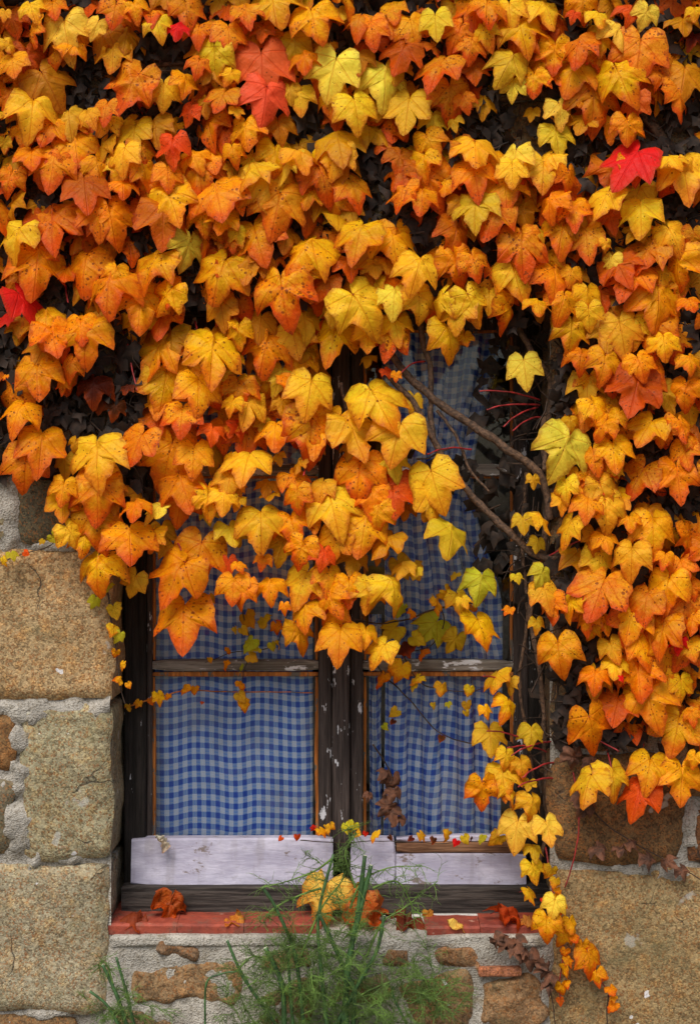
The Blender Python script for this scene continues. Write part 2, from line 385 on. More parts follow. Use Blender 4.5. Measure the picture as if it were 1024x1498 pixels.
def stone(x0, y0, x1, y1, rgb, proud=.012, rnd=.016, rough=.006, irreg=.012, corner=.06, back=.10, res=.014, seed=0, name='stone', mat='granite'):
    """one wall stone: rounded, uneven face over a pixel rectangle at the wall plane, its sides running back into the wall"""
    a = P(x0, y1); b = P(x1, y0); cx, cz = (a.x + b.x) / 2, (a.z + b.z) / 2; hx, hz = (b.x - a.x) / 2, (b.z - a.z) / 2
    n = max(8, min(46, int(2 * hx / res))); m_ = max(8, min(46, int(2 * hz / res)))
    sd_ = seed * 7.31
    rows = []
    def pt(s, t, yb=None):
        k = corner * (abs(s) * abs(t)) ** 3
        x = cx + hx * s * (1 - k); z = cz + hz * t * (1 - k)
        ex = irreg * noise.fractal((x * 9 + sd_, z * 9, 2), 1, 2, 3); ez = irreg * noise.fractal((x * 9, z * 9 + sd_, 6), 1, 2, 3)
        e = max(0, abs(s), abs(t)); f = sst(.4, 1, e)
        x += ex * f; z += ez * f
        d = min((1 - abs(s)) * hx, (1 - abs(t)) * hz); r = min(rnd, hx * .8, hz * .8)
        y = -proud
        if d < r: y += (r - math.sqrt(max(0, r * r - (r - d) ** 2))) * .75
        y -= rough * noise.fractal((x * 11 + sd_, z * 11, 4), 1, 2, 4) + rough * .45 * noise.fractal((x * 46 + sd_, z * 46, 9), 1, 2, 3)
        if yb is not None: y = yb
        return Vector((x, y, z))
    mb = MB()
    ss = [-1 + 2 * i / n for i in range(n + 1)]; ts = [-1 + 2 * j / m_ for j in range(m_ + 1)]
    mb.quad_grid([[pt(s, t) for s in ss] for t in ts])
    per = [(s, -1) for s in ss[:-1]] + [(1, t) for t in ts[:-1]] + [(s, 1) for s in ss[::-1][:-1]] + [(-1, t) for t in ts[::-1][:-1]]
    k = 6 if back > .1 else 2
    base = [pt(s, t) for s, t in per]; rws = [base]
    for q in range(1, k + 1):
        f = q / k
        rws.append([Vector((p.x + .35 * rough * noise.noise((p.x * 30 + f * 4, p.z * 30, f * 6 + sd_)), p.y + (back - p.y) * f, p.z + .35 * rough * noise.noise((p.z * 30, f * 5 + sd_, p.x * 30)))) for p in base])
    mb.quad_grid(rws[::-1], 0, True)
    o = mb.build(name, M[mat]); o.color = (*lin(*rgb), 1)
    return hang(o, wall)

SK = 0
def S(*a, **k):
    global SK; SK += 1
    return stone(*a, seed=SK, **k)
# left jamb, seen
S(-120, 650, 20, 796, (168, 158, 128)); S(22, 640, 168, 798, (104, 97, 76), back=.36)
S(-70, 800, 166, 1026, (200, 172, 130), proud=.014, back=.36, corner=.03)
S(30, 1029, 166, 1260, (184, 177, 148), proud=.012, back=.36, corner=.07)
S(-130, 1046, 24, 1128, (156, 116, 72)); S(-130, 1136, 18, 1252, (128, 120, 100))
S(-90, 1263, 161, 1479, (188, 179, 154), proud=.012, back=.36, corner=.03)
S(-150, 1487, 120, 1640, (150, 118, 80))
S(160, 1367, 800, 1384, (190, 186, 180), proud=.012, rnd=.006, rough=.005, irreg=.004, corner=.02, back=.05, res=.012, name='mortar_bed', mat='mortar')
# right jamb, seen
S(804, 1272, 1096, 1530, (184, 160, 118), proud=.014, back=.36, corner=.04)
S(805, 1098, 1000, 1262, (128, 98, 62), proud=.014, back=.36, corner=.10); S(1006, 1180, 1120, 1264, (126, 84, 52))
S(1004, 1060, 1120, 1172, (140, 110, 76)); S(804, 955, 930, 1092, (124, 104, 76), back=.36); S(936, 940, 1130, 1054, (120, 96, 68))
S(-90, 640 - 215, 168, 634, (120, 108, 84), back=.36); S(-330, 440, -96, 640, (130, 110, 80)); S(-330, 650, -126, 800, (130, 118, 92))
S(804, 700, 980, 948, (118, 98, 70), back=.36); S(986, 730, 1180, 934, (126, 102, 72)); S(804, 430, 1010, 694, (122, 104, 78), back=.36); S(1016, 440, 1240, 724, (124, 100, 72))
S(118, 262, 850, 428, (126, 112, 86), back=.36, res=.022)                       # lintel
yy = 262
for row in range(4):                                                             # courses above
    h = (112, 124, 106, 130)[row]; x = -330 - 40 * row
    while x < 1300:
        wd = random.uniform(150, 290); 
        if not (row == 0 and False): S(x, yy - h, x + wd - 9, yy - 9, random.choice([(126, 110, 84), (118, 100, 72), (132, 118, 96)]), res=.026)
        x += wd
    yy -= h
x = -330
for (xa, xb) in ((-330, -100), (-95, 112), (856, 1040), (1046, 1270)): S(xa, 268, xb, 420, (124, 108, 82), res=.026)
for (xa, xb, ya, yb) in ((-330, -136, 806, 1030), (-330, -138, 1040, 1256), (-330, -98, 1264, 1480), (1126, 1330, 940, 1170), (1126, 1330, 1180, 1270), (1102, 1330, 1278, 1530), (1186, 1330, 735, 930)):
    S(xa, ya, xb, yb, random.choice([(160, 140, 100), (140, 118, 82)]), res=.022)
# rubble under the sill, set flush in mortar
for a_ in ((188, 1406, 350, 1464, (150, 112, 66)), (226, 1379, 292, 1399, (134, 96, 66)), (372, 1384, 466, 1424, (146, 112, 72)), (556, 1378, 610, 1414, (142, 98, 62)),
           (638, 1374, 708, 1406, (168, 112, 68)), (596, 1424, 692, 1506, (150, 108, 62)), (700, 1426, 794, 1504, (164, 116, 68)), (352, 1442, 462, 1496, (140, 108, 70)),
           (168, 1474, 262, 1530, (146, 114, 76)), (270, 1500, 420, 1580, (140, 112, 78)), (440, 1500, 590, 1590, (150, 112, 70)), (480, 1420, 560, 1470, (140, 110, 76)),
           (620, 1516, 780, 1600, (144, 112, 76)), (170, 1545, 262, 1640, (140, 110, 76))):
    a_ = (*a_[:4], tuple(.5 * c_ + .5 * g_ for c_, g_ in zip(a_[4], (170, 152, 130))))
    S(*a_, proud=.0155, rnd=.016, rough=.012, irreg=.030, corner=.2, res=.006)
S(697, 1412, 762, 1425, (196, 128, 96), proud=.026, rnd=.004, rough=.002, irreg=.003, corner=.05, res=.008, name='brick')
for i in range(12):
    S(-300 + i * 140 + random.uniform(-10, 10), 1640 + random.uniform(-12, 8), -300 + i * 140 + 126, 1790, random.choice([(150, 124, 84), (134, 112, 80), (160, 140, 104)]), res=.03)
    S(-360 + i * 150, 1800, -360 + i * 150 + 138, 1960, random.choice([(150, 124, 84), (134, 112, 80), (160, 140, 104)]), res=.03)

# ------------------------------------------------------------------ clay tile sill
sill = empty('window_sill', P(480, 1372, .05))
tag(sill, 'narrow cracked red clay tile sill under the dark timber beam', 'sill')
def tile(x0, x1, ztop, drop, seed):
    zt = P(0, ztop).z; xa, xb = P(x0, 0).x, P(x1, 0).x
    mb = MB(); rows = []
    ys = [.004, .0025, .007, .04, .085, .15]; zs = [-.020, -.004, 0, .003, .005, .007]
    n = max(4, int((xb - xa) / .012))
    for y, dz in zip(ys, zs):
        r = []
        for i in range(n + 1):
            x = xa + (xb - xa) * i / n
            r.append(Vector((x, y + (.0035 * noise.noise((x * 30, seed, 2)) if y < .01 else 0), zt + dz - drop + .0015 * noise.noise((x * 40, y * 40, seed)))))
        rows.append(r)
    mb.quad_grid(rows)
    ra, rb = [r[0] for r in rows], [r[-1] for r in rows]
    low = lambda l: [Vector((v.x, v.y, zt - .024 - drop)) for v in l]
    mb.quad_grid([low(ra), ra][::-1]); mb.quad_grid([low(rb), rb])
    o = mb.build('tile', M['tile'], smooth=False); return hang(o, sill)
for k, (xa, xb, zt, dr) in enumerate(((158, 258.6, 1353, 0), (259.2, 356.4, 1353, .0006), (357, 470, 1353, .0), (622, 702, 1355, .002), (702.6, 792, 1354, .0014))): tile(xa, xb, zt, dr, k * 3.1)
mb = MB(); rows = []
for y, dz in ((-.012, -.045), (-.016, -.018), (-.008, -.004), (.05, 0), (.15, .006)):
    rows.append([Vector((P(468 + 156 * i / 16, 0).x, y + .006 * noise.noise((i * .6, dz * 40, 5)), P(0, 1356).z + dz - .004 + .006 * noise.noise((i * .7, y * 20, 8)))) for i in range(17)])
mb.quad_grid(rows); hang(mb.build('mortar_bed', M['mortar']), sill)

# ------------------------------------------------------------------ window
win = empty('casement_window', P(490, 1338, .16))
tag(win, 'weathered dark timber window with two glazed casements and white lower boards', 'window')
wood_box('frame_post', 181, 430, 213, 1334, .125, .09, M['black_v'], win, seed=1)
wood_box('frame_post', 774, 430, 806, 1334, .125, .09, M['black_v'], win, seed=2)
wood_box('frame_head', 214, 428, 773, 462, .127, .09, M['dark_h'], win, seed=3)
def casement(x0, x1, sl, sr, seed):
    """pixel x of the outer edges, widths of left and right stile; three panes divided by two bars"""
    yf = .140
    parts = [(x0, 462, x0 + sl, 1300), (x1 - sr, 462, x1, 1300), (x0 + sl, 462, x1 - sr, 482), (x0 + sl, 1236, x1 - sr, 1300)]
    base = wood_box('casement', *parts[0], yf, .045, M['dark_v'], None, seed=seed)
    for k, p in enumerate(parts[1:]):
        o = wood_box('tmp', *p, yf + (.001 if k else 0), .044, M['dark_v'], None, seed=seed + k + 1)
        nv = len(base.data.vertices)
        vs = [v.co.copy() for v in base.data.vertices] + [v.co.copy() for v in o.data.vertices]
        fs = [tuple(f.vertices) for f in base.data.polygons] + [tuple(i + nv for i in f.vertices) for f in o.data.polygons]
        me = bpy.data.meshes.new('casement'); me.from_pydata([tuple(v) for v in vs], [], fs); me.materials.append(M['dark_v']); base.data = me
        bpy.data.objects.remove(o)
    hang(base, win); base.name = 'casement'
    def sub(o):
        o.parent = base; return o
    xa, xb = x0 + sl, x1 - sr
    rows_ = ((482, 678), (696, 966), (986, 1236))
    for yb0, yb1 in ((678, 696), (966, 982)):
        sub(wood_box('glazing_bar', xa, yb0, xb, yb1, yf + .004, .030, M['bar'], None, seed=seed + yb0, wob=.002))
    for ya, yb in rows_:
        pa, pb = P(xa - 2, yb + 2, yf + .022), P(xb + 2, ya - 2, yf + .022)
        mb = MB(); mb.quad_grid([[Vector((x, pa.y, z)) for x in (pa.x, pb.x)] for z in (pa.z, pb.z)])
        mb.quad_grid([[Vector((x, pa.y + .003, z)) for x in (pb.x, pa.x)] for z in (pa.z, pb.z)])
        sub(mb.build('pane', M['glass'], smooth=False))
        sub(wood_box('glazing_bead', xa + .5, ya + 5 if ya > 700 else ya, xa + 5, yb, yf + .012, .010, M['putty'], None, seed=seed + ya, wob=.002, bev=.001))
        sub(wood_box('glazing_bead', xb - 5, ya + 5 if ya > 700 else ya, xb - .5, yb, yf + .012, .010, M['putty'], None, seed=seed + ya + 3, wob=.002, bev=.001))
        sub(wood_box('glazing_bead', xa + 1, ya - (3 if ya > 700 else 0), xb - 1, ya + 4, yf + .010, .012, M['putty'], None, seed=seed + ya + 5, wob=.0015, bev=.001))
casement(213.5, 486, 9, 20, 11); casement(512, 773.5, 19, 22, 31)
wood_box('mullion', 486.5, 462, 511.5, 1258, .122, .05, M['dark_v'], win, seed=5)
wood_box('weather_board', 191, 1229, 487, 1297, .098, .03, M['white'], win, seed=6, tilt=.012, wob=.0025)
wood_box('weather_board', 513, 1229, 579, 1298, .098, .03, M['white'], win, seed=7, tilt=.012, wob=.0025)
wood_box('weather_board', 579.6, 1251, 770, 1299, .098, .03, M['white'], win, seed=8, tilt=.008, wob=.0025)
wood_box('cover_strip', 580, 1234, 768, 1249, .106, .022, M['bare'], win, seed=9, wob=.003)
wood_box('board_top', 580, 1224, 768, 1233.5, .112, .02, M['white'], win, seed=19, wob=.003)
wood_box('sill_beam', 177, 1298.5, 806, 1341, .078, .10, M['dark_h'], win, seed=10, wob=.003)
wood_box('metal_strip', 600, 1339, 716, 1345, .068, .02, M['metal'], win, seed=12, bev=.001)

# ------------------------------------------------------------------ curtains
def curtain(name, x0, x1, ytop, ybot, y, folds, amp, ucomp, seed, slant=0.0, right_edge=None):
    a = P(x0, ybot, y); b = P(x1, ytop, y)
    nu, nv = 90, 70
    mb = MB(); rows = []; uvs = []
    for j in range(nv + 1):
        t = j / nv; z = a.z + (b.z - a.z) * t; r = []
        u = 0; prev = None
        for i in range(nu + 1):
            s = i / nu
            xr = b.x if right_edge is None else P(right_edge(749 - (z - CAM_Z) * PXM * DIST / (DIST + y)), 0, y).x
            x = a.x + (xr - a.x) * s
            ph = s * folds * 2 * math.pi + slant * (t - .5) * 4 + 1.4 * noise.noise((s * 3, t * 2.2, seed))
            d = amp * math.sin(ph) * (.55 + .45 * noise.noise((s * 5, t * 1.4, seed + 4))) + .006 * noise.noise((s * 8, t * 7, seed + 9))
            x += amp * .35 * math.cos(ph * 1.0 + .6)
            if j == 0: z_ = z + .004 * math.sin(ph)
            else: z_ = z
            v = Vector((x, y + .03 + d, z_)); r.append(v)
            if prev is not None: u += (v - prev).length
            prev = v
            uvs.append((u * ucomp, z + .006 * noise.noise((s * 2.5, t * 3, seed + 2)) + .004 * math.sin(ph * .5)))
        rows.append(r)
    mb.quad_grid(rows); o = mb.build(name, M['gingham'])
    uvl = o.data.uv_layers.new(name='UVMap')
    for lp in o.data.loops: uvl.data[lp.index].uv = uvs[lp.vertex_index]
    sm = o.modifiers.new('hem', 'SOLIDIFY'); sm.thickness = .0012
    return o
c1 = curtain('curtain', 216, 456, 440, 1236, .170, 5, .007, 1.08, 3)
tag(c1, 'flat blue and white checked curtain behind the unbroken lower pane beside stone jamb', 'curtain', 'checked curtains')
c2 = curtain('curtain', 561, 752, 440, 1236, .175, 7, .013, .98, 21, 1.1, lambda py: 738 - 18 * sst(560, 700, py) + 38 * sst(720, 900, py) - 24 * sst(480, 640, py))
tag(c2, 'gathered blue and white checked curtain hanging in deep slanting folds', 'curtain', 'checked curtains')
c3 = curtain('side_strip', 540, 559, 900, 1238, .178, 1.4, .006, 1.0, 33, .6)
c3.parent = c2

# ------------------------------------------------------------------ leaf shapes
OUT = [(0, 0), (.03, .09), (.09, .195), (.18, .26), (.285, .255), (.375, .185), (.44, .07), (.475, -.07), (.495, -.21), (.515, -.35), (.535, -.48),
       (.44, -.43), (.35, -.39), (.27, -.375), (.25, -.46), (.215, -.56), (.16, -.67), (.085, -.78), (0, -.88)]
HEART = [(0, 0), (.05, .10), (.14, .19), (.26, .22), (.38, .16), (.46, .04), (.48, -.12), (.44, -.27), (.36, -.42), (.27, -.55), (.17, -.68), (.08, -.80), (0, -.90)]
CEN = (0, -.22)
def leaf_mesh(name, seed, outline=OUT, lobe=1.0, teeth=.012, fold=.10, curl=.12, wave=.03, stalk=.45, crumple=0.0, mats=None, fine=False):
    rnd = random.Random(seed)
    half = outline
    pts = [(x, y) for x, y in half] + [(-x, y) for x, y in half[-2:0:-1]]
    asx, asy = rnd.uniform(.94, 1.06), rnd.uniform(.92, 1.08); skew = rnd.uniform(-.06, .06)
    pp = []
    for i, (x, y) in enumerate(pts):
        if outline is OUT and -.44 < y < -.37 and .2 < abs(x) < .45:       # depth of the notches between the lobes
            y -= .11 * (1 - lobe) * (1 if abs(x) < .4 else .5)
        t = teeth * rnd.uniform(-1, 1) + (teeth * .8 if i % 2 else -teeth * .5)
        l = math.hypot(x - CEN[0], y - CEN[1]) or 1
        if 0 < i < len(pts): x += (x - CEN[0]) / l * t; y += (y - CEN[1]) / l * t
        pp.append((x * asx + skew * y, y * asy))
    n = len(pp); rings = (.0, .36, .70, 1.0) if not fine else (0, .2, .4, .58, .74, .88, 1.0)
    V = [(CEN[0], CEN[1])]; E = [0.]
    for r in rings[1:]:
        for x, y in pp:
            V.append((CEN[0] + (x - CEN[0]) * r, CEN[1] + (y - CEN[1]) * r)); E.append(r)
    F = [(0, 1 + i, 1 + (i + 1) % n) for i in range(n)]
    for q in range(len(rings) - 2):
        b0, b1 = 1 + q * n, 1 + (q + 1) * n
        F += [(b0 + i, b1 + i, b1 + (i + 1) % n, b0 + (i + 1) % n) for i in range(n)]
    F = [f[::-1] for f in F]
    def zz(x, y, e):
        z = -fold * abs(x) - curl * max(0, y) ** 1.2 * 1.2 - curl * .8 * max(0, -y - .35) ** 1.6 + .05 * math.exp(-((x / .5) ** 2 + ((y + .2) / .4) ** 2))
        z -= curl * .9 * max(0, abs(x) - .28) ** 1.4
        z += wave * e * math.sin(math.atan2(x, -y - .2) * rnd_k + ph) + wave * .8 * noise.noise((x * 3.3 + seed, y * 3.3, 1))
        if crumple: z += crumple * (noise.noise((x * 2.6 + seed, y * 2.6, 5)) + .5 * noise.noise((x * 6 + seed, y * 6, 7)) + (.45 * abs(noise.noise((x * 11 + seed, y * 11, 3))) if fine else 0))
        return z
    rnd_k = rnd.choice((4, 5, 6, 7)); ph = rnd.uniform(0, 6)
    co = [Vector((x, y, zz(x, y, e))) for (x, y), e in zip(V, E)]
    mb = MB(); mb.v = co; mb.f = [tuple(f) for f in F]; mb.m = [0] * len(F)
    uv = [v for v in V]; ed = list(E)
    if stalk:
        k0 = len(mb.v); bend = rnd.uniform(-.15, .15)
        mb.tube([Vector((0, -.01, zz(0, 0, 0) + .004)), Vector((bend * .4, .05, -stalk * .35)), Vector((bend, .12, -stalk))], [.011, .010, .012], 3, 1, cap=False)
        uv += [(0, 0)] * (len(mb.v) - k0); ed += [0.] * (len(mb.v) - k0)
    me = bpy.data.meshes.new(name); me.from_pydata([tuple(v) for v in mb.v], [], mb.f)
    for mt in (mats or (M['leaf'], M['redstalk'])): me.materials.append(mt)
    me.polygons.foreach_set('material_index', mb.m); me.polygons.foreach_set('use_smooth', [True] * len(mb.f))
    ul = me.uv_layers.new(name='UVMap')
    for lp in me.loops: ul.data[lp.index].uv = uv[lp.vertex_index]
    at = me.attributes.new('edge', 'FLOAT', 'POINT'); at.data.foreach_set('value', ed)
    me.update(); return me
LEAVES = [leaf_mesh('leaf_blade', s, lobe=random.uniform(-.1, 1.1), fold=random.uniform(.0, .30), curl=random.uniform(.15, .7), wave=random.uniform(.02, .08), teeth=random.uniform(.008, .030), crumple=random.uniform(0, .10)) for s in range(26)]
CURLED = [leaf_mesh('leaf_blade', 40 + s, fold=random.uniform(.25, .5), curl=random.uniform(.5, .9), wave=.06, crumple=.08) for s in range(5)]
HEARTS = [leaf_mesh('leaf_blade', 60 + s, HEART, teeth=.035, fold=.25, curl=.35, wave=.07, stalk=.35, crumple=.10) for s in range(6)] + LEAVES[:2]

CODE = dict(W=((253, 216, 84), .28), Y=((248, 196, 46), .55), y=((226, 182, 48), .10), g=((200, 192, 52), .0), G=((250, 184, 26), .70), O=((244, 158, 18), .95),
            S=((236, 150, 32), 1.2), o=((196, 98, 18), .8), b=((206, 146, 26), .18), r=((236, 96, 36), .9), c=((238, 96, 62), .15), P=((250, 176, 30), 1.6), R=((232, 38, 38), .15), d=((92, 40, 22), .3))  # y and b: yellow and gold dulled, shade of rear leaves put into colour
def leaf_color(code, rnd):
    c = code[rnd.randrange(len(code))] if len(code) > 1 else code
    rgb, al = CODE[c]; k = rnd.uniform(.93, 1.06); h = rnd.uniform(-14, 14)
    rgb = lin(min(255, rgb[0] * k), max(0, min(255, rgb[1] * k + h)), rgb[2] * k * .8)
    return (*rgb, al * rnd.uniform(.75, 1.2)), c

# ------------------------------------------------------------------ the creeper: leaf positions read from the photograph (tile origin; x y width colour)
T = 350 / 1024
TILES = [
((0, 0), "20 65 50 Y,140 45 110 Y,230 40 110 O,60 100 120 o,140 140 120 S,285 150 180 W,40 200 80 Y,120 260 140 o,60 285 120 G,410 120 85 W,490 60 130 S,545 165 150 b,580 40 100 G,650 60 130 S,680 135 120 Y,800 60 150 S,760 130 90 R,850 140 120 O,970 50 130 o,980 160 130 S,480 250 140 SY,240 235 130 S,340 235 130 O,215 375 200 b,60 400 110 b,140 490 190 Y,300 520 130 y,390 500 90 Y,560 385 200 S,640 430 80 b,440 450 100 S,700 400 120 Y,790 360 120 G,920 260 150 Y,830 280 100 S,870 370 90 o,980 330 80 G,810 490 90 r,880 450 90 b,950 430 130 S,540 550 130 b,450 530 120 Y,670 560 130 b,740 640 130 r,200 570 150 O,100 580 100 G,20 620 60 Y,330 650 170 O,140 680 140 O,440 640 110 b,530 680 130 Y,620 660 130 S,840 690 130 G,60 700 100 b,960 600 110 o,1000 660 90 O,920 530 120 o,250 700 90 S"),
((340, 0), "60 60 120 S,60 110 60 r,180 40 200 YS,130 140 100 o,350 100 180 G,460 60 110 y,540 100 130 S,600 140 130 O,270 210 130 b,390 200 100 b,530 250 120 b,690 50 110 G,770 130 130 G,870 110 130 yG,960 160 160 S,960 60 110 b,720 240 160 o,880 300 170 S,870 210 90 o,970 240 120 d,60 260 130 b,130 310 220 c,140 440 190 c,250 400 90 y,310 260 120 O,430 320 210 W,650 360 190 W,560 360 90 y,700 310 120 b,300 460 120 Y,420 430 140 G,530 480 160 Y,620 470 130 b,750 480 170 y,930 430 170 S,860 530 120 y,950 530 70 y,20 420 80 b,20 480 60 Y,450 510 110 o,60 570 150 G,200 550 120 b,300 660 150 Y,180 680 150 G,450 620 180 b,620 600 150 b,440 690 150 Y,690 690 120 o,720 560 100 o,850 620 130 G,820 700 120 G,1000 640 110 S,80 690 130 y,780 400 80 b"),
((674, 0), "30 110 110 y,110 40 150 S,210 60 130 Y,370 60 150 YS,110 150 110 G,260 150 190 G,40 210 120 S,195 290 150 Gy,420 130 130 o,480 70 60 r,500 210 150 S,400 240 140 O,590 80 100 Y,640 40 100 b,680 150 170 W,720 60 110 r,795 80 100 W,900 50 150 o,930 110 130 b,600 190 100 G,585 265 90 S,780 230 250 S,1000 60 70 G,960 230 110 y,990 170 80 d,50 310 130 o,230 410 100 W,300 390 130 P,470 330 190 G,565 440 210 S,400 490 120 W,280 510 60 b,690 350 190 G,770 350 90 o,900 330 180 S,840 430 120 b,740 460 120 r,710 560 130 O,430 600 130 y,530 560 120 b,930 470 160 S,95 450 110 b,20 440 90 S,60 650 180 Y,240 660 140 W,360 700 140 Y,690 700 205 R,735 720 120 O,910 670 110 YS,970 720 90 Y,120 710 130 G"),
((0, 240), "40 70 110 S,220 60 170 O,370 120 180 o,150 170 70 b,420 20 130 O,520 30 140 Y,620 40 130 O,720 60 120 O,860 40 190 O,990 30 70 y,55 180 120 b,230 250 210 S,530 100 120 O,630 100 110 O,740 170 190 G,940 160 220 O,430 240 160 O,480 250 190 O,330 320 130 b,70 330 160 Y,600 220 130 o,560 360 150 o,440 370 100 b,700 250 200 o,870 240 130 G,955 250 130 G,160 450 240 O,360 470 200 O,240 350 60 b,650 440 180 G,800 370 150 W,940 490 220 G,1000 340 70 S,930 340 100 d,470 540 210 O,490 480 100 G,110 610 170 R,20 670 70 R,220 670 180 G,600 620 200 G,720 580 150 G,430 650 140 b,930 630 130 b,350 710 140 O,1010 690 60 G,90 700 100 b"),
((340, 240), "70 50 170 Y,160 110 210 Y,230 20 140 W,30 170 90 O,190 200 210 S,390 70 180 S,330 140 100 G,430 170 150 G,550 90 150 S,510 210 90 y,440 270 100 y,700 40 140 o,710 160 140 S,810 160 130 O,840 80 190 O,910 90 110 G,1000 60 80 o,990 190 120 b,110 330 200 O,30 310 80 Y,230 320 130 b,310 390 230 G,540 330 190 G,700 330 190 G,50 470 120 G,130 420 120 b,940 310 150 o,500 440 130 o,610 450 100 b,660 430 100 b,790 460 170 Y,960 440 150 O,920 490 90 b,220 570 290 P,390 510 120 o,480 580 130 y,560 630 220 Y,600 530 100 b,690 590 140 W,800 600 130 Y,880 600 130 Y,40 690 120 y,310 680 140 y,120 700 130 b,430 630 130 y,960 640 150 Y,700 700 130 Y"),
((674, 240), "60 60 170 O,220 40 120 Y,350 50 170 Y,190 110 170 G,460 70 110 O,940 110 210 Y,450 130 150 o,60 200 170 y,610 170 150 Y,750 150 150 y,130 270 180 S,270 220 130 b,380 180 140 O,480 210 140 O,540 240 80 o,640 240 110 o,800 220 170 Y,910 320 140 Y,990 320 90 S,430 300 170 O,340 300 70 b,260 370 190 S,540 340 150 S,720 310 100 b,640 430 90 W,620 350 60 Y,780 380 170 S,60 430 120 S,140 470 70 S,240 500 170 Y,380 400 60 b,400 500 170 O,490 480 90 G,930 450 180 O,720 500 180 S,600 570 120 o,840 600 220 O,980 600 100 O,330 610 110 G,430 610 150 O,50 610 150 Y,210 640 180 P,120 580 100 b,550 660 120 Y,660 650 110 b,740 710 140 Y,450 700 110 y"),
((0, 480), "80 40 100 b,235 50 180 O,370 60 200 O,180 110 130 b,165 220 180 O,300 170 100 S,270 250 60 S,360 170 110 O,80 370 160 O,20 210 30 O,430 310 110 d,490 350 90 d,540 260 60 d,400 270 140 d,670 110 200 G,690 260 190 G,910 120 230 G,850 280 170 G,960 250 110 y,640 380 140 o,780 390 150 P,990 330 80 G,180 520 190 O,110 600 170 O,420 570 210 Y,320 500 60 b,280 590 100 b,590 510 160 O,720 570 210 G,830 560 140 G,910 450 110 r,990 440 70 S,440 680 180 Y,590 710 110 b,270 700 110 G,790 690 180 O,910 560 110 b,990 570 80 G,980 670 130 Y"),
((340, 480), "30 30 110 G,140 100 190 O,70 240 90 b,65 340 150 Y,270 60 150 Y,20 140 60 G,200 220 120 y,440 80 190 G,310 110 90 b,210 330 80 b,340 290 190 Y,580 50 130 Y,670 60 150 P,580 140 70 b,660 190 45 r,700 210 45 O,930 50 160 G,630 330 220 Y,520 460 200 Y,700 490 260 Y,770 320 80 y,185 450 160 G,335 460 210 P,30 440 90 r,65 580 180 Y,130 420 70 b,370 540 60 b,500 520 100 b,540 640 190 O,270 660 120 O,600 560 90 y,650 600 100 y,710 680 120 r,690 590 120 y,870 680 190 Y,380 700 110 Y,150 680 100 b,20 680 70 Y,200 560 60 b,280 590 80 b"),
((674, 480), "20 50 70 G,275 190 140 W,470 30 150 G,690 40 170 Y,870 80 130 G,510 140 120 O,610 160 130 O,540 260 140 y,770 170 130 O,740 280 210 o,980 150 100 O,880 270 120 b,960 290 140 O,580 360 130 G,600 430 110 O,470 410 70 b,660 390 90 G,430 540 210 W,790 450 170 G,570 560 120 O,650 540 150 G,590 640 130 O,660 620 80 Y,940 430 120 O,770 640 180 S,930 660 160 O,960 540 120 O,850 490 90 G,450 690 100 Y,520 690 80 G,610 710 130 Y,495 640 70 O,310 660 60 y,990 490 70 O"),
((0, 720), "270 60 120 G,420 30 200 O,310 190 120 Y,420 140 190 O,360 220 110 G,490 60 80 b,580 70 120 O,660 90 100 W,770 60 170 O,890 40 130 G,960 40 120 Y,560 230 200 O,650 200 110 G,700 190 100 b,420 350 190 G,570 395 100 b,750 370 220 O,850 290 200 O,790 560 260 O,890 100 70 y,990 180 130 y,890 470 60 b,980 320 80 r,1000 420 130 O,720 260 80 b"),
((340, 720), "20 50 70 Y,125 150 190 Y,20 190 80 y,160 20 80 b,280 30 110 O,260 150 150 O,430 70 200 Y,350 120 100 G,210 240 120 b,290 260 130 O,440 220 150 G,390 280 100 r,560 180 190 G,600 40 150 O,690 40 150 r,640 230 160 b,520 300 120 b,850 50 160 Y,930 200 180 y,620 110 130 G,740 80 80 b,830 90 90 b,300 400 170 Y,40 430 110 O,30 320 60 O,160 420 120 O,130 300 70 O,410 380 120 G,430 470 130 O,400 450 110 S,500 420 130 O,440 540 110 O,310 530 140 G,290 620 130 G,590 450 140 Y,690 440 170 Y,460 640 160 G,570 610 90 G,630 690 120 Y,720 330 100 y,780 350 60 y,220 500 50 O,630 270 70 b"),
((674, 720), "80 410 140 g,15 470 60 Y,85 600 170 G,355 130 110 Yn,460 170 140 Yn,430 50 90 Y,540 60 120 G,620 90 150 Y,265 140 90 y,325 230 70 y,620 210 110 G,590 310 140 Y,730 300 150 Y,795 100 110 b,820 180 170 G,720 130 90 O,970 210 120 O,950 330 110 O,870 290 80 O,340 360 90 g,365 450 120 Y,470 490 120 Gn,400 530 120 O,590 440 220 S,790 490 150 S,880 430 170 G,990 420 80 O,540 560 100 O,620 560 100 G,720 570 170 G,560 630 80 G,860 610 160 O,930 650 80 R,420 680 160 G,650 680 110 Y,780 680 150 O,870 700 160 G,990 560 100 O,985 680 100 G,200 510 50 O,240 370 50 y,325 570 60 Y"),
((674, 960), "150 110 120 Yn,195 220 110 G,110 240 60 G,210 130 70 y,570 100 120 O,655 50 110 Y,760 90 180 O,870 50 190 G,680 90 50 R,660 230 170 o,560 320 170 O,810 210 200 G,940 140 110 G,990 260 70 O,920 330 190 G,990 340 60 G,800 490 150 G,540 560 160 Y,650 540 150 Y,755 610 160 r,940 540 180 G,1000 450 70 G,300 340 100 y,125 360 130 y,190 440 80 Y,180 530 130 Y,90 590 130 O,215 590 110 Yn,260 480 90 Y,300 650 110 Y,290 550 60 y"),
((674, 1200), "235 60 150 W,370 45 120 W,312 130 80 y,310 225 95 Y,300 330 80 Yn,395 375 90 W,365 460 110 G"),
]
rl = random.Random(11)
entries = []                                  # px, py, width px, code letters, narrow flag, layer
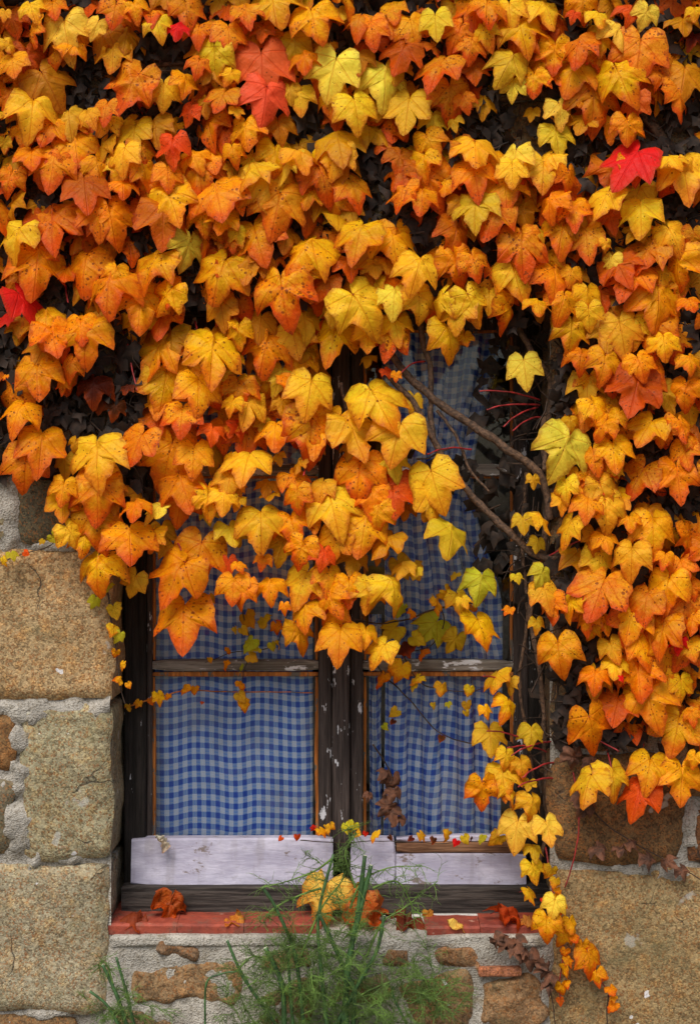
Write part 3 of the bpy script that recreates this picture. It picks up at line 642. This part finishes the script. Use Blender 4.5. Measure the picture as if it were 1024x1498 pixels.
for (ox, oy), s in TILES:
    for e in s.split(','):
        x, y, wd, c = e.split(); nar = c.endswith('n'); c = c.rstrip('n')
        lay = 0 if c in ('b', 'y', 'd', 'o') and float(wd) < 160 else 1
        wd = min(float(wd), 215 + .25 * (float(wd) - 215))
        entries.append((ox + float(x) * T, oy + float(y) * T, wd * T, c, nar, lay))
# hidden leaves filling the mass behind, kept out of the dark holes and off the open window
GAPS = [(133, 120, 24, 40), (236, 86, 42, 30), (453, 185, 27, 27), (500, 68, 15, 19), (545, 236, 22, 20), (763, 181, 42, 48), (865, 219, 38, 24), (954, 195, 20, 42), (985, 195, 22, 27), (964, 50, 17, 24), (694, 180, 17, 15),
        (44, 278, 16, 19), (79, 284, 18, 20), (96, 442, 30, 24), (284, 452, 24, 36), (7, 418, 9, 26), (480, 366, 11, 40), (559, 318, 28, 17), (620, 336, 25, 22), (545, 260, 19, 22), (975, 308, 17, 17), (1002, 300, 18, 24),
        (865, 400, 19, 22), (717, 363, 11, 18), (910, 353, 15, 12), (165, 580, 50, 55), (20, 518, 22, 20), (202, 699, 22, 16), (504, 562, 28, 42), (960, 670, 26, 17), (975, 548, 15, 18), (1000, 740, 32, 16), (818, 922, 22, 16), (865, 956, 16, 22)]
def fill_ok(x, y):
    if x < -8 or x > 1032 or y < -8:
        return (y < 620 if x < 0 else y < 1120)
    ok = y < 455 or (180 < x < 500 and y < 640) or (x > 850 and y < 1060) or (x < 130 and y < 600)
    if not ok: return False
    return all(((x - gx) / (rx + 9)) ** 2 + ((y - gy) / (ry + 9)) ** 2 > 1 for gx, gy, rx, ry in GAPS)
fill = []
for _ in range(9000):
    x, y = rl.uniform(-290, 1310), rl.uniform(-230, 1120)
    if not fill_ok(x, y): continue
    dmin = 31
    if any((x - f[0]) ** 2 + (y - f[1]) ** 2 < dmin ** 2 for f in fill): continue
    off = not (-20 < x < 1044 and y > -20)
    fill.append((x, y, rl.uniform(38, 62), rl.choice(['G', 'O', 'S', 'Y', 'b', 'o', 'S', 'O', 'G']) if off else rl.choice(['b', 'o', 'O', 'G', 'S', 'b', 'O']), False, rl.choice((0, 1)) if off else rl.choice((-1, -1, 0))))
entries += fill
def nudge(e):
    x, y, wd, *r = e
    if -20 < x < 1044:
        for gx, gy, rx, ry in GAPS:
            if r[0] == 'd': continue
            ax, ay = rx + wd * .40, ry + wd * .40; d = math.hypot((x - gx) / ax, (y - gy) / ay)
            if 0 < d < 1:
                k = min(1 / d - 1, 11 / max(1, math.hypot(x - gx, y - gy))); x += (x - gx) * k; y += (y - gy) * k
    return (x, y, wd, *r)
entries = [nudge(e) for e in entries]
def leaf_matrix(px, py, wpx, narrow, lay, rnd, depth=None):
    wm = wpx / PXM * 1.13
    tilt = rnd.gauss(22, 13); yaw = rnd.gauss(0, 22); roll = rnd.gauss(0, 13)
    if wpx > 62: tilt = min(30, max(6, tilt)); yaw = max(-16, min(16, yaw))
    if narrow: yaw = rnd.choice((-58, 58)); 
    y = {-1: -.030, 0: -.058, 1: -.082}[lay] + rnd.uniform(-.016, .016) if depth is None else depth
    if depth is None and 205 < px < 790 and py > 470: y += .03
    rot = Euler((0, 0, R(yaw))).to_matrix() @ Euler((R(90 - tilt), 0, 0)).to_matrix() @ Euler((0, 0, R(roll))).to_matrix()
    c = rot @ Vector((0, -.34 * wm, 0))
    return Matrix.Translation(P(px, py, y) - Vector((c.x, c.y * .35, c.z))) @ rot.to_4x4() @ Matrix.Diagonal((wm, wm * rnd.uniform(.96, 1.08), wm, 1))
vine = empty('climbing_vine', P(1130, 2098, -.05))
tag(vine, 'climbing vine with yellow, orange and red leaves covering wall and window top', 'vine')
items = []
for e in entries:
    px, py, wd, c, nar, lay = e
    colr, cc = leaf_color(c, rl)
    if cc in 'b' and lay == -1: pass
    me = (CURLED if rl.random() < .14 and lay >= 0 else LEAVES); me = me[rl.randrange(len(me))]
    items.append([e, leaf_matrix(px, py, wd, nar, lay, rl), me, colr])
# which show largest: paint ellipses back to front on a coarse grid
GW, GH, GS = 256, 375, 4
buf = [-1] * (GW * GH)
order = sorted(range(len(items)), key=lambda i: -items[i][1].translation.y)
for i in order:
    (px, py, wd, *_), *_r = items[i]
    rx, ry = wd * .46 / GS, wd * .46 / GS; cx_, cy_ = px / GS, py / GS
    for gy in range(max(0, int(cy_ - ry)), min(GH, int(cy_ + ry) + 2)):
        for gx in range(max(0, int(cx_ - rx)), min(GW, int(cx_ + rx) + 2)):
            if ((gx - cx_) / rx) ** 2 + ((gy - cy_) / ry) ** 2 < 1: buf[gy * GW + gx] = i
vis = [0] * len(items)
for i in buf:
    if i >= 0: vis[i] += 1
big = set(sorted(range(len(items)), key=lambda i: -vis[i])[:300])
inv = Matrix.Translation(-vine.location)
for i in sorted(big):
    e, mtx, me, colr = items[i]
    o = bpy.data.objects.new('leaf', me); col.objects.link(o); o.parent = vine; o.matrix_parent_inverse = inv; o.matrix_basis = mtx; o.color = colr
# the rest as one mass
def mass(name, lst, parent):
    V, F, MI, UV, ED, LC, LR = [], [], [], [], [], [], []
    cache = {}
    for mtx, me, colr in lst:
        if me.name not in cache:
            u = [None] * len(me.vertices)
            for lp in me.loops: u[lp.vertex_index] = tuple(me.uv_layers[0].data[lp.index].uv)
            cache[me.name] = ([v.co.copy() for v in me.vertices], [(tuple(p.vertices), p.material_index) for p in me.polygons], u, [a.value for a in me.attributes['edge'].data])
        vs, fs, u, ed = cache[me.name]; b = len(V); r = random.random()
        V += [tuple(mtx @ v) for v in vs]; F += [tuple(k + b for k in f) for f, _ in fs]; MI += [m_ for _, m_ in fs]
        UV += u; ED += ed; LC += [colr] * len(vs); LR += [r] * len(vs)
    me = bpy.data.meshes.new(name); me.from_pydata(V, [], F)
    me.materials.append(M['leafmass']); me.materials.append(M['redstalk'])
    me.polygons.foreach_set('material_index', MI); me.polygons.foreach_set('use_smooth', [True] * len(F))
    ul = me.uv_layers.new(name='UVMap'); ul.data.foreach_set('uv', [c for lp in me.loops for c in UV[lp.vertex_index]])
    me.attributes.new('edge', 'FLOAT', 'POINT').data.foreach_set('value', ED)
    me.attributes.new('lr', 'FLOAT', 'POINT').data.foreach_set('value', LR)
    me.attributes.new('lc', 'FLOAT_COLOR', 'POINT').data.foreach_set('color', [c for q in LC for c in q])
    o = bpy.data.objects.new(name, me); col.objects.link(o); o['kind'] = 'stuff'
    return hang(o, parent)
mass('leaf_mass', [(items[i][1], items[i][2], items[i][3]) for i in range(len(items)) if i not in big], vine)

# ------------------------------------------------------------------ stems
def smooth_path(pts, sub=6, jit=0.0, seed=0):
    out = []; n = len(pts)
    for i in range(n - 1):
        p0, p1, p2, p3 = pts[max(i - 1, 0)], pts[i], pts[i + 1], pts[min(i + 2, n - 1)]
        for k in range(sub):
            t = k / sub
            q = .5 * ((2 * p1) + (p2 - p0) * t + (2 * p0 - 5 * p1 + 4 * p2 - p3) * t * t + (3 * p1 - p0 - 3 * p2 + p3) * t ** 3)
            if jit: q = q + Vector((noise.noise((q.x * 40, q.z * 40, seed)), noise.noise((q.x * 40, q.z * 40, seed + 5)), noise.noise((q.x * 40, q.z * 40, seed + 9)))) * jit
            out.append(q)
    out.append(pts[-1]); return out
def stem(pxs, r0, r1, y, mat='bark', sides=8, name='stem', jit=.003):
    pts = smooth_path([P(a_[0], a_[1], a_[2] if len(a_) > 2 else y) for a_ in pxs], 7, jit, pxs[0][0])
    n = len(pts); rad = [(.85 if r0 > 2 else 1.15) * (r0 + (r1 - r0) * i / (n - 1)) / PXM * (1 + .28 * noise.noise((i * .55, pxs[0][0], 1))) for i in range(n)]
    mb = MB(); mb.tube(pts, rad, sides)
    return hang(mb.build(name, M[mat]), vine)
stem([(560, 500), (592, 545), (640, 588), (700, 628), (750, 662), (792, 698), (806, 760)], 6.5, 7.5, -.012)
stem([(566, 548), (602, 585), (628, 632), (662, 692), (702, 738), (752, 785), (790, 815), (834, 808), (870, 786), (960, 760), (1130, 800)], 5, 7.5, -.02)
stem([(612, 440), (618, 500), (630, 545), (630, 610), (640, 655), (668, 700)], 5, 4.5, -.004)
stem([(640, 600), (668, 640), (690, 690), (716, 720)], 3, 2, -.006)
stem([(755, 470), (780, 520), (806, 560), (794, 640), (806, 720), (796, 800), (812, 900)], 5, 6, .0)
stem([(830, 480), (812, 560), (802, 620), (796, 690)], 4.5, 4.5, -.012)
stem([(784, 820), (776, 900), (792, 1000), (796, 1100), (800, 1200), (790, 1260)], 5, 3, .02)
stem([(770, 690), (764, 800), (772, 900), (760, 1000), (778, 1120), (782, 1220)], 3.5, 2.5, .05)
stem([(1130, 2098, -.05), (1124, 1500, -.05), (1136, 1000, -.04), (1110, 800, -.03), (1090, 600, -.03), (1030, 300, -.02), (900, 120, -.02)], 18, 9, -.04)
stem([(1030, 300), (760, 330), (520, 420), (300, 400), (60, 470)], 8, 4, -.018); stem([(900, 120), (600, 150), (300, 90), (20, 130)], 8, 4, -.018)
stem([(470, 470), (400, 440), (300, 520), (210, 560), (120, 610)], 4, 2.5, -.02)
stem([(500, 560, -.01), (520, 700, .05), (525, 830, .10), (530, 930, .11)], 3, 2, .03)
# thin red leaf stalks standing out by the right jamb
for (xa, ya, xb, yb) in ((790, 593, 712, 597), (786, 596, 736, 622), (790, 585, 702, 570), (790, 610, 750, 628), (752, 1006, 706, 988), (810, 1116, 764, 1136), (815, 1140, 758, 1150), (788, 1090, 712, 1068), (806, 1086, 748, 1104), (800, 1100, 742, 1092),
                         (840, 1075, 905, 1098), (942, 1060, 940, 1140), (884, 1090, 896, 1130), (780, 830, 850, 790), (690, 657, 625, 662), (622, 528, 585, 545), (452, 682, 444, 694), (255, 795, 265, 803), (140, 640, 150, 650), (222, 622, 232, 652), (90, 400, 100, 440), (285, 470, 296, 520), (180, 480, 200, 570)):
    stem([(xa, ya, .0), (xa * .65 + xb * .35, ya * .65 + yb * .35 - 4, -.025), (xa * .3 + xb * .7, ya * .3 + yb * .7 - 3, -.045), (xb, yb + 2, -.06)], 1.3, .9, -.03, 'redstalk', 5, 'leaf_stalk', .002)
# dry twigs and dead leaves behind the leaves: nobody could count them
tw = MB(); rt = random.Random(5)
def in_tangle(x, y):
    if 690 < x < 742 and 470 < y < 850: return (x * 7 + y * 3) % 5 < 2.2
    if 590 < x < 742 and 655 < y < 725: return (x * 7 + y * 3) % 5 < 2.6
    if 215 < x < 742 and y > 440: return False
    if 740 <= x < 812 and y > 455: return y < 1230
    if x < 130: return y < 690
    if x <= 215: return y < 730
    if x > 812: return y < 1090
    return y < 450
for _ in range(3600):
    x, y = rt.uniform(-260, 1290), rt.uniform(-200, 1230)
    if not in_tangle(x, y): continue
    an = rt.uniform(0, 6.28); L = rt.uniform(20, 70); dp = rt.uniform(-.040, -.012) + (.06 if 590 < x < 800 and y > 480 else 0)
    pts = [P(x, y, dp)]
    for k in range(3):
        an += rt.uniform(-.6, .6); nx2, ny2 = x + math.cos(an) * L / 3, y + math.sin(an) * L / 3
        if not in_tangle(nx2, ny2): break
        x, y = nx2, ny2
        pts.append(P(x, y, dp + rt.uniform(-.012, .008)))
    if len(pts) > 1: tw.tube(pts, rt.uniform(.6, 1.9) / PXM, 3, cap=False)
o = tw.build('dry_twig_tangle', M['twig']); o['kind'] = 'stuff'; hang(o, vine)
dl = MB()  # dead leaves packed dense and dark to deepen shade in the gaps
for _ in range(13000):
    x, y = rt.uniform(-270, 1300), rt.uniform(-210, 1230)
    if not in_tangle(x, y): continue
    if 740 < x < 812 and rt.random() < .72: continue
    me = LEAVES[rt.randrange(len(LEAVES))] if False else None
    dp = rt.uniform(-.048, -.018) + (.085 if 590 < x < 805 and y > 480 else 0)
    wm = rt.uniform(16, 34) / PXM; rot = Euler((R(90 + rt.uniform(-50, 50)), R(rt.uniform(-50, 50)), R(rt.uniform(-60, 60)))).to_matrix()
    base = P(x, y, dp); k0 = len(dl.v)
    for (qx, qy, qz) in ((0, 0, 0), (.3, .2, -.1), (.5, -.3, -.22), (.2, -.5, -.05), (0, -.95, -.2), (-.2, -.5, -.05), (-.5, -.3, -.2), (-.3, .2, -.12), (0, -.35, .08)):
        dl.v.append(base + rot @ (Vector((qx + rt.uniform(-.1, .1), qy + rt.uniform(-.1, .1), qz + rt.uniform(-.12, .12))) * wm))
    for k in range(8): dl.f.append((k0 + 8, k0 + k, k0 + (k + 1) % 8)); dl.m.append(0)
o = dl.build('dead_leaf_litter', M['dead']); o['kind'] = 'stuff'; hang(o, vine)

# ------------------------------------------------------------------ thin shoots with small leaves
def shoot(path, leaves, y, mat='bark', r=1.3, jy=.006, meshes=None):
    sm = stem(path, r, r * .6, y, mat, 5, 'vine_shoot', .0015)
    for q in leaves:
        x, yp, wd, c = q[:4]; yl = q[4] if len(q) > 4 else y
        colr, cc = leaf_color(c, rl)
        ms = meshes or (HEARTS if wd < 24 else LEAVES); me = ms[rl.randrange(len(ms))]
        o = bpy.data.objects.new('small_leaf', me); col.objects.link(o); o.parent = sm
        o.matrix_basis = leaf_matrix(x + rl.uniform(-2, 2), yp + rl.uniform(-2, 2), wd * rl.uniform(1.0, 1.3), False, 0, rl, yl - .012 - rl.uniform(0, jy)) @ Euler((rl.gauss(0, .3), rl.gauss(0, .45), rl.gauss(0, .4))).to_matrix().to_4x4(); o.color = colr
    return sm
shoot([(150, 840), (158, 868), (161, 900), (168, 940), (174, 985), (178, 1012), (184, 1030)], [(140, 880, 15, 'g'), (157, 862, 14, 'g'), (163, 896, 17, 'y'), (164, 922, 18, 'Y'), (175, 932, 15, 'g'), (171, 958, 13, 'O'), (178, 975, 12, 'G'), (176, 998, 12, 'G'), (184, 1004, 9, 'G')], -.014, 'twig')
shoot([(182, 1036, .11), (207, 1028, .12), (233, 1020, .12), (270, 1011, .125), (330, 1012, .125), (400, 1013, .125), (458, 1014, .125)], [(191, 1034, 11, 'y'), (207, 1030, 11, 'G'), (221, 1026, 11, 'o'), (233, 1021, 15, 'G'), (244, 1020, 9, 'O'), (270, 1012, 18, 'G'), (287, 1010, 11, 'O'), (294, 1030, 6, 'r')], .122, 'putty', 1.2)
shoot([(352, 840, .06), (356, 900, .10), (368, 950, .12), (356, 985, .12), (353, 1040, .125)], [(365, 946, 22, 'gY'), (379, 954, 13, 'g'), (367, 963, 16, 'y'), (357, 979, 11, 'g'), (352, 1003, 13, 'O'), (352, 1021, 17, 'y'), (355, 1035, 16, 'G'), (362, 905, 22, 'b'), (384, 912, 20, 'y'), (354, 924, 14, 'y')], .12, 'twig', 1)
shoot([(450, 850, .05), (420, 900, .10), (400, 945, .12), (340, 955, .12), (300, 970, .12)], [(399, 946, 12, 'g'), (410, 942, 12, 'y'), (335, 952, 10, 'O'), (307, 967, 9, 'G'), (327, 975, 12, 'O'), (404, 918, 14, 'O'), (407, 910, 9, 'r'), (345, 922, 10, 'y')], .12, 'twig', .9)
shoot([(700, 880, .05), (640, 890, .08), (600, 905, .09), (550, 912, .09), (500, 900, .08)], [(584, 830, 26, 'y'), (607, 838, 22, 'y'), (667, 842, 14, 'y'), (639, 885, 24, 'Y'), (655, 872, 22, 'Y'), (672, 880, 32, 'Y'), (606, 898, 14, 'O'), (590, 895, 20, 'g'), (690, 895, 12, 'O')], .07, 'twig', 1.4)
shoot([(640, 880, .1), (650, 910, .12), (630, 945, .125), (590, 955, .125)], [(642, 925, 44, 'gy', .135), (664, 940, 26, 'y', .135), (607, 937, 20, 'y'), (592, 952, 22, 'd', .135), (600, 946, 20, 'd', .135), (580, 958, 18, 'd', .135), (580, 925, 30, 'y', .135), (622, 958, 16, 'o')], .12, 'twig', 1)
shoot([(528, 940, .10), (560, 985, .12), (600, 1025, .125), (640, 1070, .125), (690, 1088, .12), (720, 1075, .11)], [(559, 995, 20, 'O'), (587, 985, 22, 'G'), (575, 978, 14, 'G'), (579, 1044, 14, 'y'), (561, 1066, 9, 'g'), (574, 1055, 8, 'd'), (645, 1081, 9, 'd')], .12, 'twig', 1.1)
shoot([(590, 960, .11), (613, 998, .12), (644, 1008, .12), (690, 1012, .12), (720, 1000, .11)], [(613, 998, 20, 'Y'), (603, 1005, 12, 'y'), (644, 1008, 18, 'Y'), (655, 1030, 10, 'g'), (633, 1034, 9, 'y'), (689, 1010, 16, 'Y'), (683, 1035, 14, 'y'), (681, 1046, 9, 'y')], .12, 'twig', .9)
shoot([(455, 1222, .085), (520, 1226, .085), (600, 1226, .085), (690, 1226, .085), (760, 1222, .085)][:0] + [(440, 1230, .09), (500, 1233, .088), (560, 1231, .089), (640, 1234, .088), (700, 1232, .088), (760, 1230, .088)], [(476, 1213, 11, 'Y'), (470, 1220, 13, 'G'), (484, 1209, 10, 'Y'), (501, 1211, 12, 'g'), (518, 1210, 14, 'g'), (524, 1221, 13, 'Y'), (546, 1225, 14, 'Y'), (536, 1220, 8, 'R'), (460, 1215, 8, 'R'), (433, 1226, 8, 'r'), (412, 1227, 7, 'r'), (618, 1226, 12, 'Y'), (656, 1225, 14, 'Y'), (667, 1233, 9, 'R'), (680, 1228, 11, 'y'), (708, 1228, 11, 'g'), (570, 1227, 7, 'd'), (600, 1228, 8, 'd'), (636, 1229, 9, 'd'), (690, 1230, 9, 'd'), (728, 1230, 18, 'Y')], .085, 'twig', .7)
shoot([(0, 824), (30, 812), (70, 800), (96, 780)], [(6, 823, 12, 'Y'), (20, 812, 14, 'g'), (33, 810, 9, 'r'), (78, 791, 16, 'g'), (62, 795, 7, 'y')], -.026, 'twig', .8)
shoot([(798, 1240, .02), (806, 1290, -.02), (814, 1340, -.03), (824, 1390, -.03), (818, 1440, -.03), (822, 1470, -.03)], [(807, 1280, 17, 'Y'), (813, 1294, 15, 'Y'), (818, 1303, 12, 'G'), (793, 1317, 7, 'R'), (831, 1372, 28, 'G'), (829, 1395, 14, 'O'), (830, 1409, 13, 'O'), (823, 1425, 18, 'G'), (821, 1447, 16, 'O'), (827, 1441, 11, 'O'), (822, 1465, 9, 'o'), (820, 1356, 14, 'G'), (812, 1318, 16, 'G'), (835, 1355, 20, 'G'), (821, 1330, 12, 'O')], -.028, 'redstalk', 1.2)
shoot([(820, 1310, -.03), (834, 1362, -.034), (858, 1405, -.034), (876, 1432, -.034), (888, 1450, -.034), (897, 1476, -.034)], [(847, 1385, 20, 'O'), (859, 1407, 30, 'O'), (871, 1430, 24, 'O'), (893, 1450, 17, 'O'), (896, 1463, 11, 'Y'), (897, 1473, 13, 'O'), (889, 1434, 8, 'O'), (842, 1375, 12, 'O')], -.033, 'redstalk', 1)
stem([(838, 1130, -.02), (846, 1170, -.03), (846, 1220, -.035), (836, 1270, -.03), (826, 1300, -.03)], 1.1, .9, -.03, 'redstalk', 5, 'vine_shoot', .001)
stem([(892, 1445, -.03), (888, 1480, -.03), (890, 1520, -.028)], 1, .8, -.03, 'twig', 5, 'vine_shoot', .001)
# dried brown runner on the mortar under the sill, and one on the right stones
DRY = [leaf_mesh('dry_leaf_blade', 80 + s, fold=.35, curl=.7, wave=.08, crumple=.22, stalk=.3, mats=(M['brownleaf'], M['twig'])) for s in range(4)]
shoot([(716, 1372, -.02), (742, 1384, -.03), (764, 1402, -.03), (790, 1422, -.03), (804, 1446, -.03), (812, 1500, -.03)], [(725, 1383, 20, 'd'), (740, 1382, 22, 'd'), (752, 1392, 22, 'd'), (765, 1398, 20, 'd'), (776, 1406, 22, 'd'), (786, 1416, 18, 'd'), (796, 1424, 20, 'd'), (806, 1432, 18, 'd'), (803, 1448, 20, 'd'), (758, 1384, 18, 'd')], -.03, 'twig', 1.2, meshes=DRY)
shoot([(850, 1160, -.02), (880, 1200, -.03), (930, 1235, -.03), (980, 1262, -.03), (1030, 1290, -.03)], [(858, 1190, 22, 'd'), (872, 1248, 26, 'd'), (905, 1245, 20, 'd'), (922, 1240, 18, 'd'), (950, 1262, 20, 'd'), (975, 1268, 20, 'd'), (1000, 1278, 22, 'd'), (848, 1175, 24, 'd'), (840, 1110, 26, 'd'), (862, 1120, 24, 'd')], -.028, 'twig', 1.1, meshes=DRY)
shoot([(545, 1090, .13), (566, 1120, .13), (580, 1160, .13), (584, 1215, .13)], [(562, 1135, 18, 'd'), (572, 1150, 22, 'd'), (568, 1185, 24, 'd'), (578, 1190, 24, 'd'), (582, 1200, 20, 'd'), (541, 1165, 12, 'd'), (575, 1165, 20, 'd')], .128, 'twig', 1.2, meshes=DRY)

# ------------------------------------------------------------------ fallen leaves on the sill and boards
def fallen(px, py, wd, rgb, al, label, y, rot, seed, crumple=.25, outline=OUT, group=None):
    me = leaf_mesh('fallen_leaf', seed, outline, fold=.22, curl=.6, wave=.10, crumple=crumple * 1.2, stalk=.35, teeth=.03, fine=True)
    o = bpy.data.objects.new('fallen_leaf', me); col.objects.link(o); s = wd / PXM
    o.matrix_world = Matrix.Translation(P(px, py, y)) @ Euler(tuple(R(k) for k in rot), 'XYZ').to_matrix().to_4x4() @ Matrix.Diagonal((s, s, s, 1))
    o.color = (*lin(*rgb), al); tag(o, label, 'leaf', group)
fallen(250, 1312, 54, (176, 84, 30), 1.1, 'crumpled orange-brown dry leaf leaning on the beam above the clay tiles', .055, (64, 12, 25), 101, .4)
fallen(196, 1344, 56, (138, 62, 36), .3, 'flat dark brown dry leaf lying on red tile next to stone jamb', .035, (16, 6, 70), 102, .3)
fallen(345, 1344, 44, (214, 136, 50), .3, 'small curled tan-yellow leaf on the red tiles below the white board', .03, (18, -8, -80), 103, .35)
fallen(478, 1296, 76, (240, 196, 84), .7, 'large yellow-orange leaf standing behind the fennel stems', .03, (72, 6, -14), 104, .12)
fallen(535, 1322, 62, (204, 118, 56), 1.3, 'curled orange speckled leaf caught between fennel stalks and the beam', .02, (66, -14, 28), 105, .4)
fallen(520, 1300, 44, (236, 160, 80), .9, 'pale orange leaf upright against the beam behind dark green stalk', .045, (78, 10, 160), 106, .3)
fallen(590, 1344, 50, (112, 52, 34), .2, 'dull brown leaf beside the mortar gap in the tiles', .03, (22, 10, 60), 107, .3)
fallen(662, 1349, 36, (246, 206, 96), .1, 'pale yellow leaf on the edge of red sill tile', .015, (32, 5, 84), 108, .2, HEART)
fallen(738, 1330, 58, (190, 74, 32), .5, 'rust-red curled leaf on the tiles under the hanging yellow shoot', .03, (44, 8, 60), 109, .35)
fallen(772, 1345, 34, (206, 140, 62), .3, 'small tan leaf at the end of tiles by right jamb', .02, (26, 0, -60), 110, .3)
fallen(626, 1334, 18, (196, 134, 50), .2, 'tiny round amber leaf stuck on the metal strip', .062, (70, 0, 10), 111, .15, HEART)
fallen(236, 1226, 26, (226, 214, 188), .0, 'small cream curled leaf resting on top edge of white board', .09, (60, 20, 70), 112, .45, HEART)

# ------------------------------------------------------------------ fennel in front of the wall
rf = random.Random(3)
def fennel(label, base, stems, fronds, tufts):
    root = empty('fennel_plant', base); tag(root, label, 'fennel plant', 'fennel plants by the wall')
    for s_ in stems:
        pts_, r0, r1, cut = s_
        q_ = list(pts_)
        if q_[0][1] - q_[1][1] > 150: q_ = [q_[0], (q_[1][0] + (q_[1][0] - q_[2][0]) * .6, q_[1][1] + (q_[1][1] - q_[2][1]) * .6, q_[1][2])] + q_[1:]
        ctrl = [P(*p) for p in q_]
        pts = ([ctrl[0]] if len(q_) != len(pts_) else []) + smooth_path(ctrl[1:] if len(q_) != len(pts_) else ctrl, 6)
        n = len(pts); mb = MB(); mb.tube(pts, [.95 * (r0 + (r1 - r0) * i / (n - 1)) / PXM * (1 + (.25 if i % 9 == 4 else 0)) for i in range(n)], 7, 0, True, 1 if cut else 0)
        hang(mb.build('stem', [M['stalk_green'], M['cut']]), root)
    mb = MB()
    def thread(p, d, L, r, depth):
        pts = [p]; d = d.normalized()
        for k in range(4):
            d = (d + Vector((rf.uniform(-.3, .3), rf.uniform(-.3, .3), rf.uniform(-.3, .18)))).normalized(); pts.append(pts[-1] + d * L / 4)
        mb.tube(pts, [r, r, r * .8, r * .6, r * .35], 3, 0, False)
        if depth:
            for q in pts[1:]:
                for _ in range(depth):
                    thread(q, d + Vector((rf.uniform(-1, 1), rf.uniform(-.8, .8), rf.uniform(-.8, .8))), L * rf.uniform(.32, .55), r * .62, depth - 1 if depth > 2 else 0)
    for (x, y, dep, n, sx, sy, L) in tufts:
        for _ in range(n):
            p = P(x + rf.gauss(0, sx), y + rf.gauss(0, sy), dep + rf.uniform(-.05, .05))
            thread(p, Vector((rf.uniform(-1, 1), rf.uniform(-.5, .5), rf.uniform(-.5, 1))), L / PXM * rf.uniform(.6, 1.3), .00085, 3)
    for pts_ in fronds:
        pts = smooth_path([P(*p) for p in pts_], 6); mb.tube(pts, [.0022 * (1 - .75 * i / len(pts)) for i in range(len(pts))], 4, 0, False)
        for q in pts[3:]:
            for _ in range(2): thread(q, Vector((rf.uniform(-1, 1), rf.uniform(-.6, .6), rf.uniform(-.9, .6))), rf.uniform(12, 34) / PXM, .0007, 1)
    o = mb.build('foliage', M['frond']); o['kind'] = 'stuff'; hang(o, root)
F1 = -.10
fennel('large feathery green fennel with cut stalks in front of the sill centre', P(490, 2098 * .985, F1),
    [([(505, 2060, F1), (506, 1500, F1), (508, 1420, F1), (522, 1345, F1), (534, 1252, F1)], 6, 3, True),
     ([(512, 2060, F1 - .01), (500, 1520, F1), (512, 1400, F1), (528, 1330, F1), (543, 1266, F1)], 5, 3.2, True),
     ([(420, 2040, F1), (416, 1500, F1), (412, 1440, F1), (388, 1387, F1)], 4.5, 3.6, True),
     ([(430, 2040, F1 + .02), (394, 1486, F1 + .02), (356, 1430, F1 + .02), (332, 1376, F1 + .02)], 3, 2.2, True),
     ([(460, 2040, F1), (444, 1500, F1), (432, 1400, F1), (404, 1330, F1), (384, 1299, F1)], 3.4, 2.4, True),
     ([(480, 2040, F1), (492, 1500, F1), (530, 1430, F1), (552, 1390, F1), (562, 1340, F1)], 4, 2.4, True),
     ([(485, 2040, F1), (478, 1500, F1), (470, 1420, F1), (466, 1340, F1), (488, 1250, F1)], 4, 2, False),
     ([(500, 2040, F1), (505, 1420, F1), (482, 1370, F1), (467, 1338, F1)], 4, 2.6, True),
     ([(430, 1520, F1), (424, 1440, F1), (421, 1384, F1)], 2.6, 2.2, True),
     ([(300, 2040, F1), (300, 1500, F1), (302, 1440, F1), (322, 1426, F1), (346, 1422, F1)], 2, 1.2, False),
     ([(600, 1510, F1), (576, 1460, F1), (574, 1445, F1)], 1.8, 1.2, False)],
    [[(512, 1330, F1), (530, 1290, F1), (570, 1270, F1), (620, 1268, F1)], [(545, 1300, F1), (580, 1290, F1), (600, 1320, F1), (606, 1350, F1)], [(488, 1255, F1), (460, 1275, F1), (420, 1290, F1), (380, 1300, F1)],
     [(470, 1300, F1), (440, 1310, F1), (400, 1330, F1), (384, 1352, F1)], [(500, 1480, F1), (540, 1450, F1), (600, 1430, F1), (640, 1440, F1)], [(440, 1400, F1), (470, 1330, F1), (500, 1290, F1), (512, 1262, F1)],
     [(536, 1400, F1), (560, 1350, F1), (590, 1330, F1), (640, 1290, F1)], [(346, 1422, F1), (370, 1400, F1), (400, 1408, F1)], [(520, 1300, F1), (505, 1250, F1), (520, 1220, F1), (508, 1212, F1)]],
    [(460, 1460, F1, 52, 46, 32, 50), (430, 1410, F1, 16, 34, 26, 40), (500, 1400, F1, 28, 30, 36, 44), (610, 1468, F1, 30, 30, 24, 42), (540, 1480, F1, 24, 34, 20, 44), (484, 1300, F1, 6, 14, 26, 30), (400, 1480, F1, 10, 30, 18, 40), (480, 1560, F1, 22, 70, 40, 60)])
fennel('small tuft of green fennel stalks at the foot of left stone jamb', P(180, 2098 * .985, F1 + .02),
    [([(196, 2040, F1), (196, 1500, F1), (184, 1450, F1), (170, 1401, F1)], 3, 2, False), ([(190, 2040, F1), (188, 1510, F1), (172, 1460, F1), (150, 1412, F1)], 3.4, 2.4, True), ([(186, 1530, F1), (160, 1476, F1), (131, 1451, F1)], 2.4, 2, True)],
    [[(165, 1440, F1), (155, 1410, F1), (143, 1412, F1)]], [(180, 1488, F1, 16, 18, 14, 36), (190, 1560, F1, 12, 30, 30, 50)])
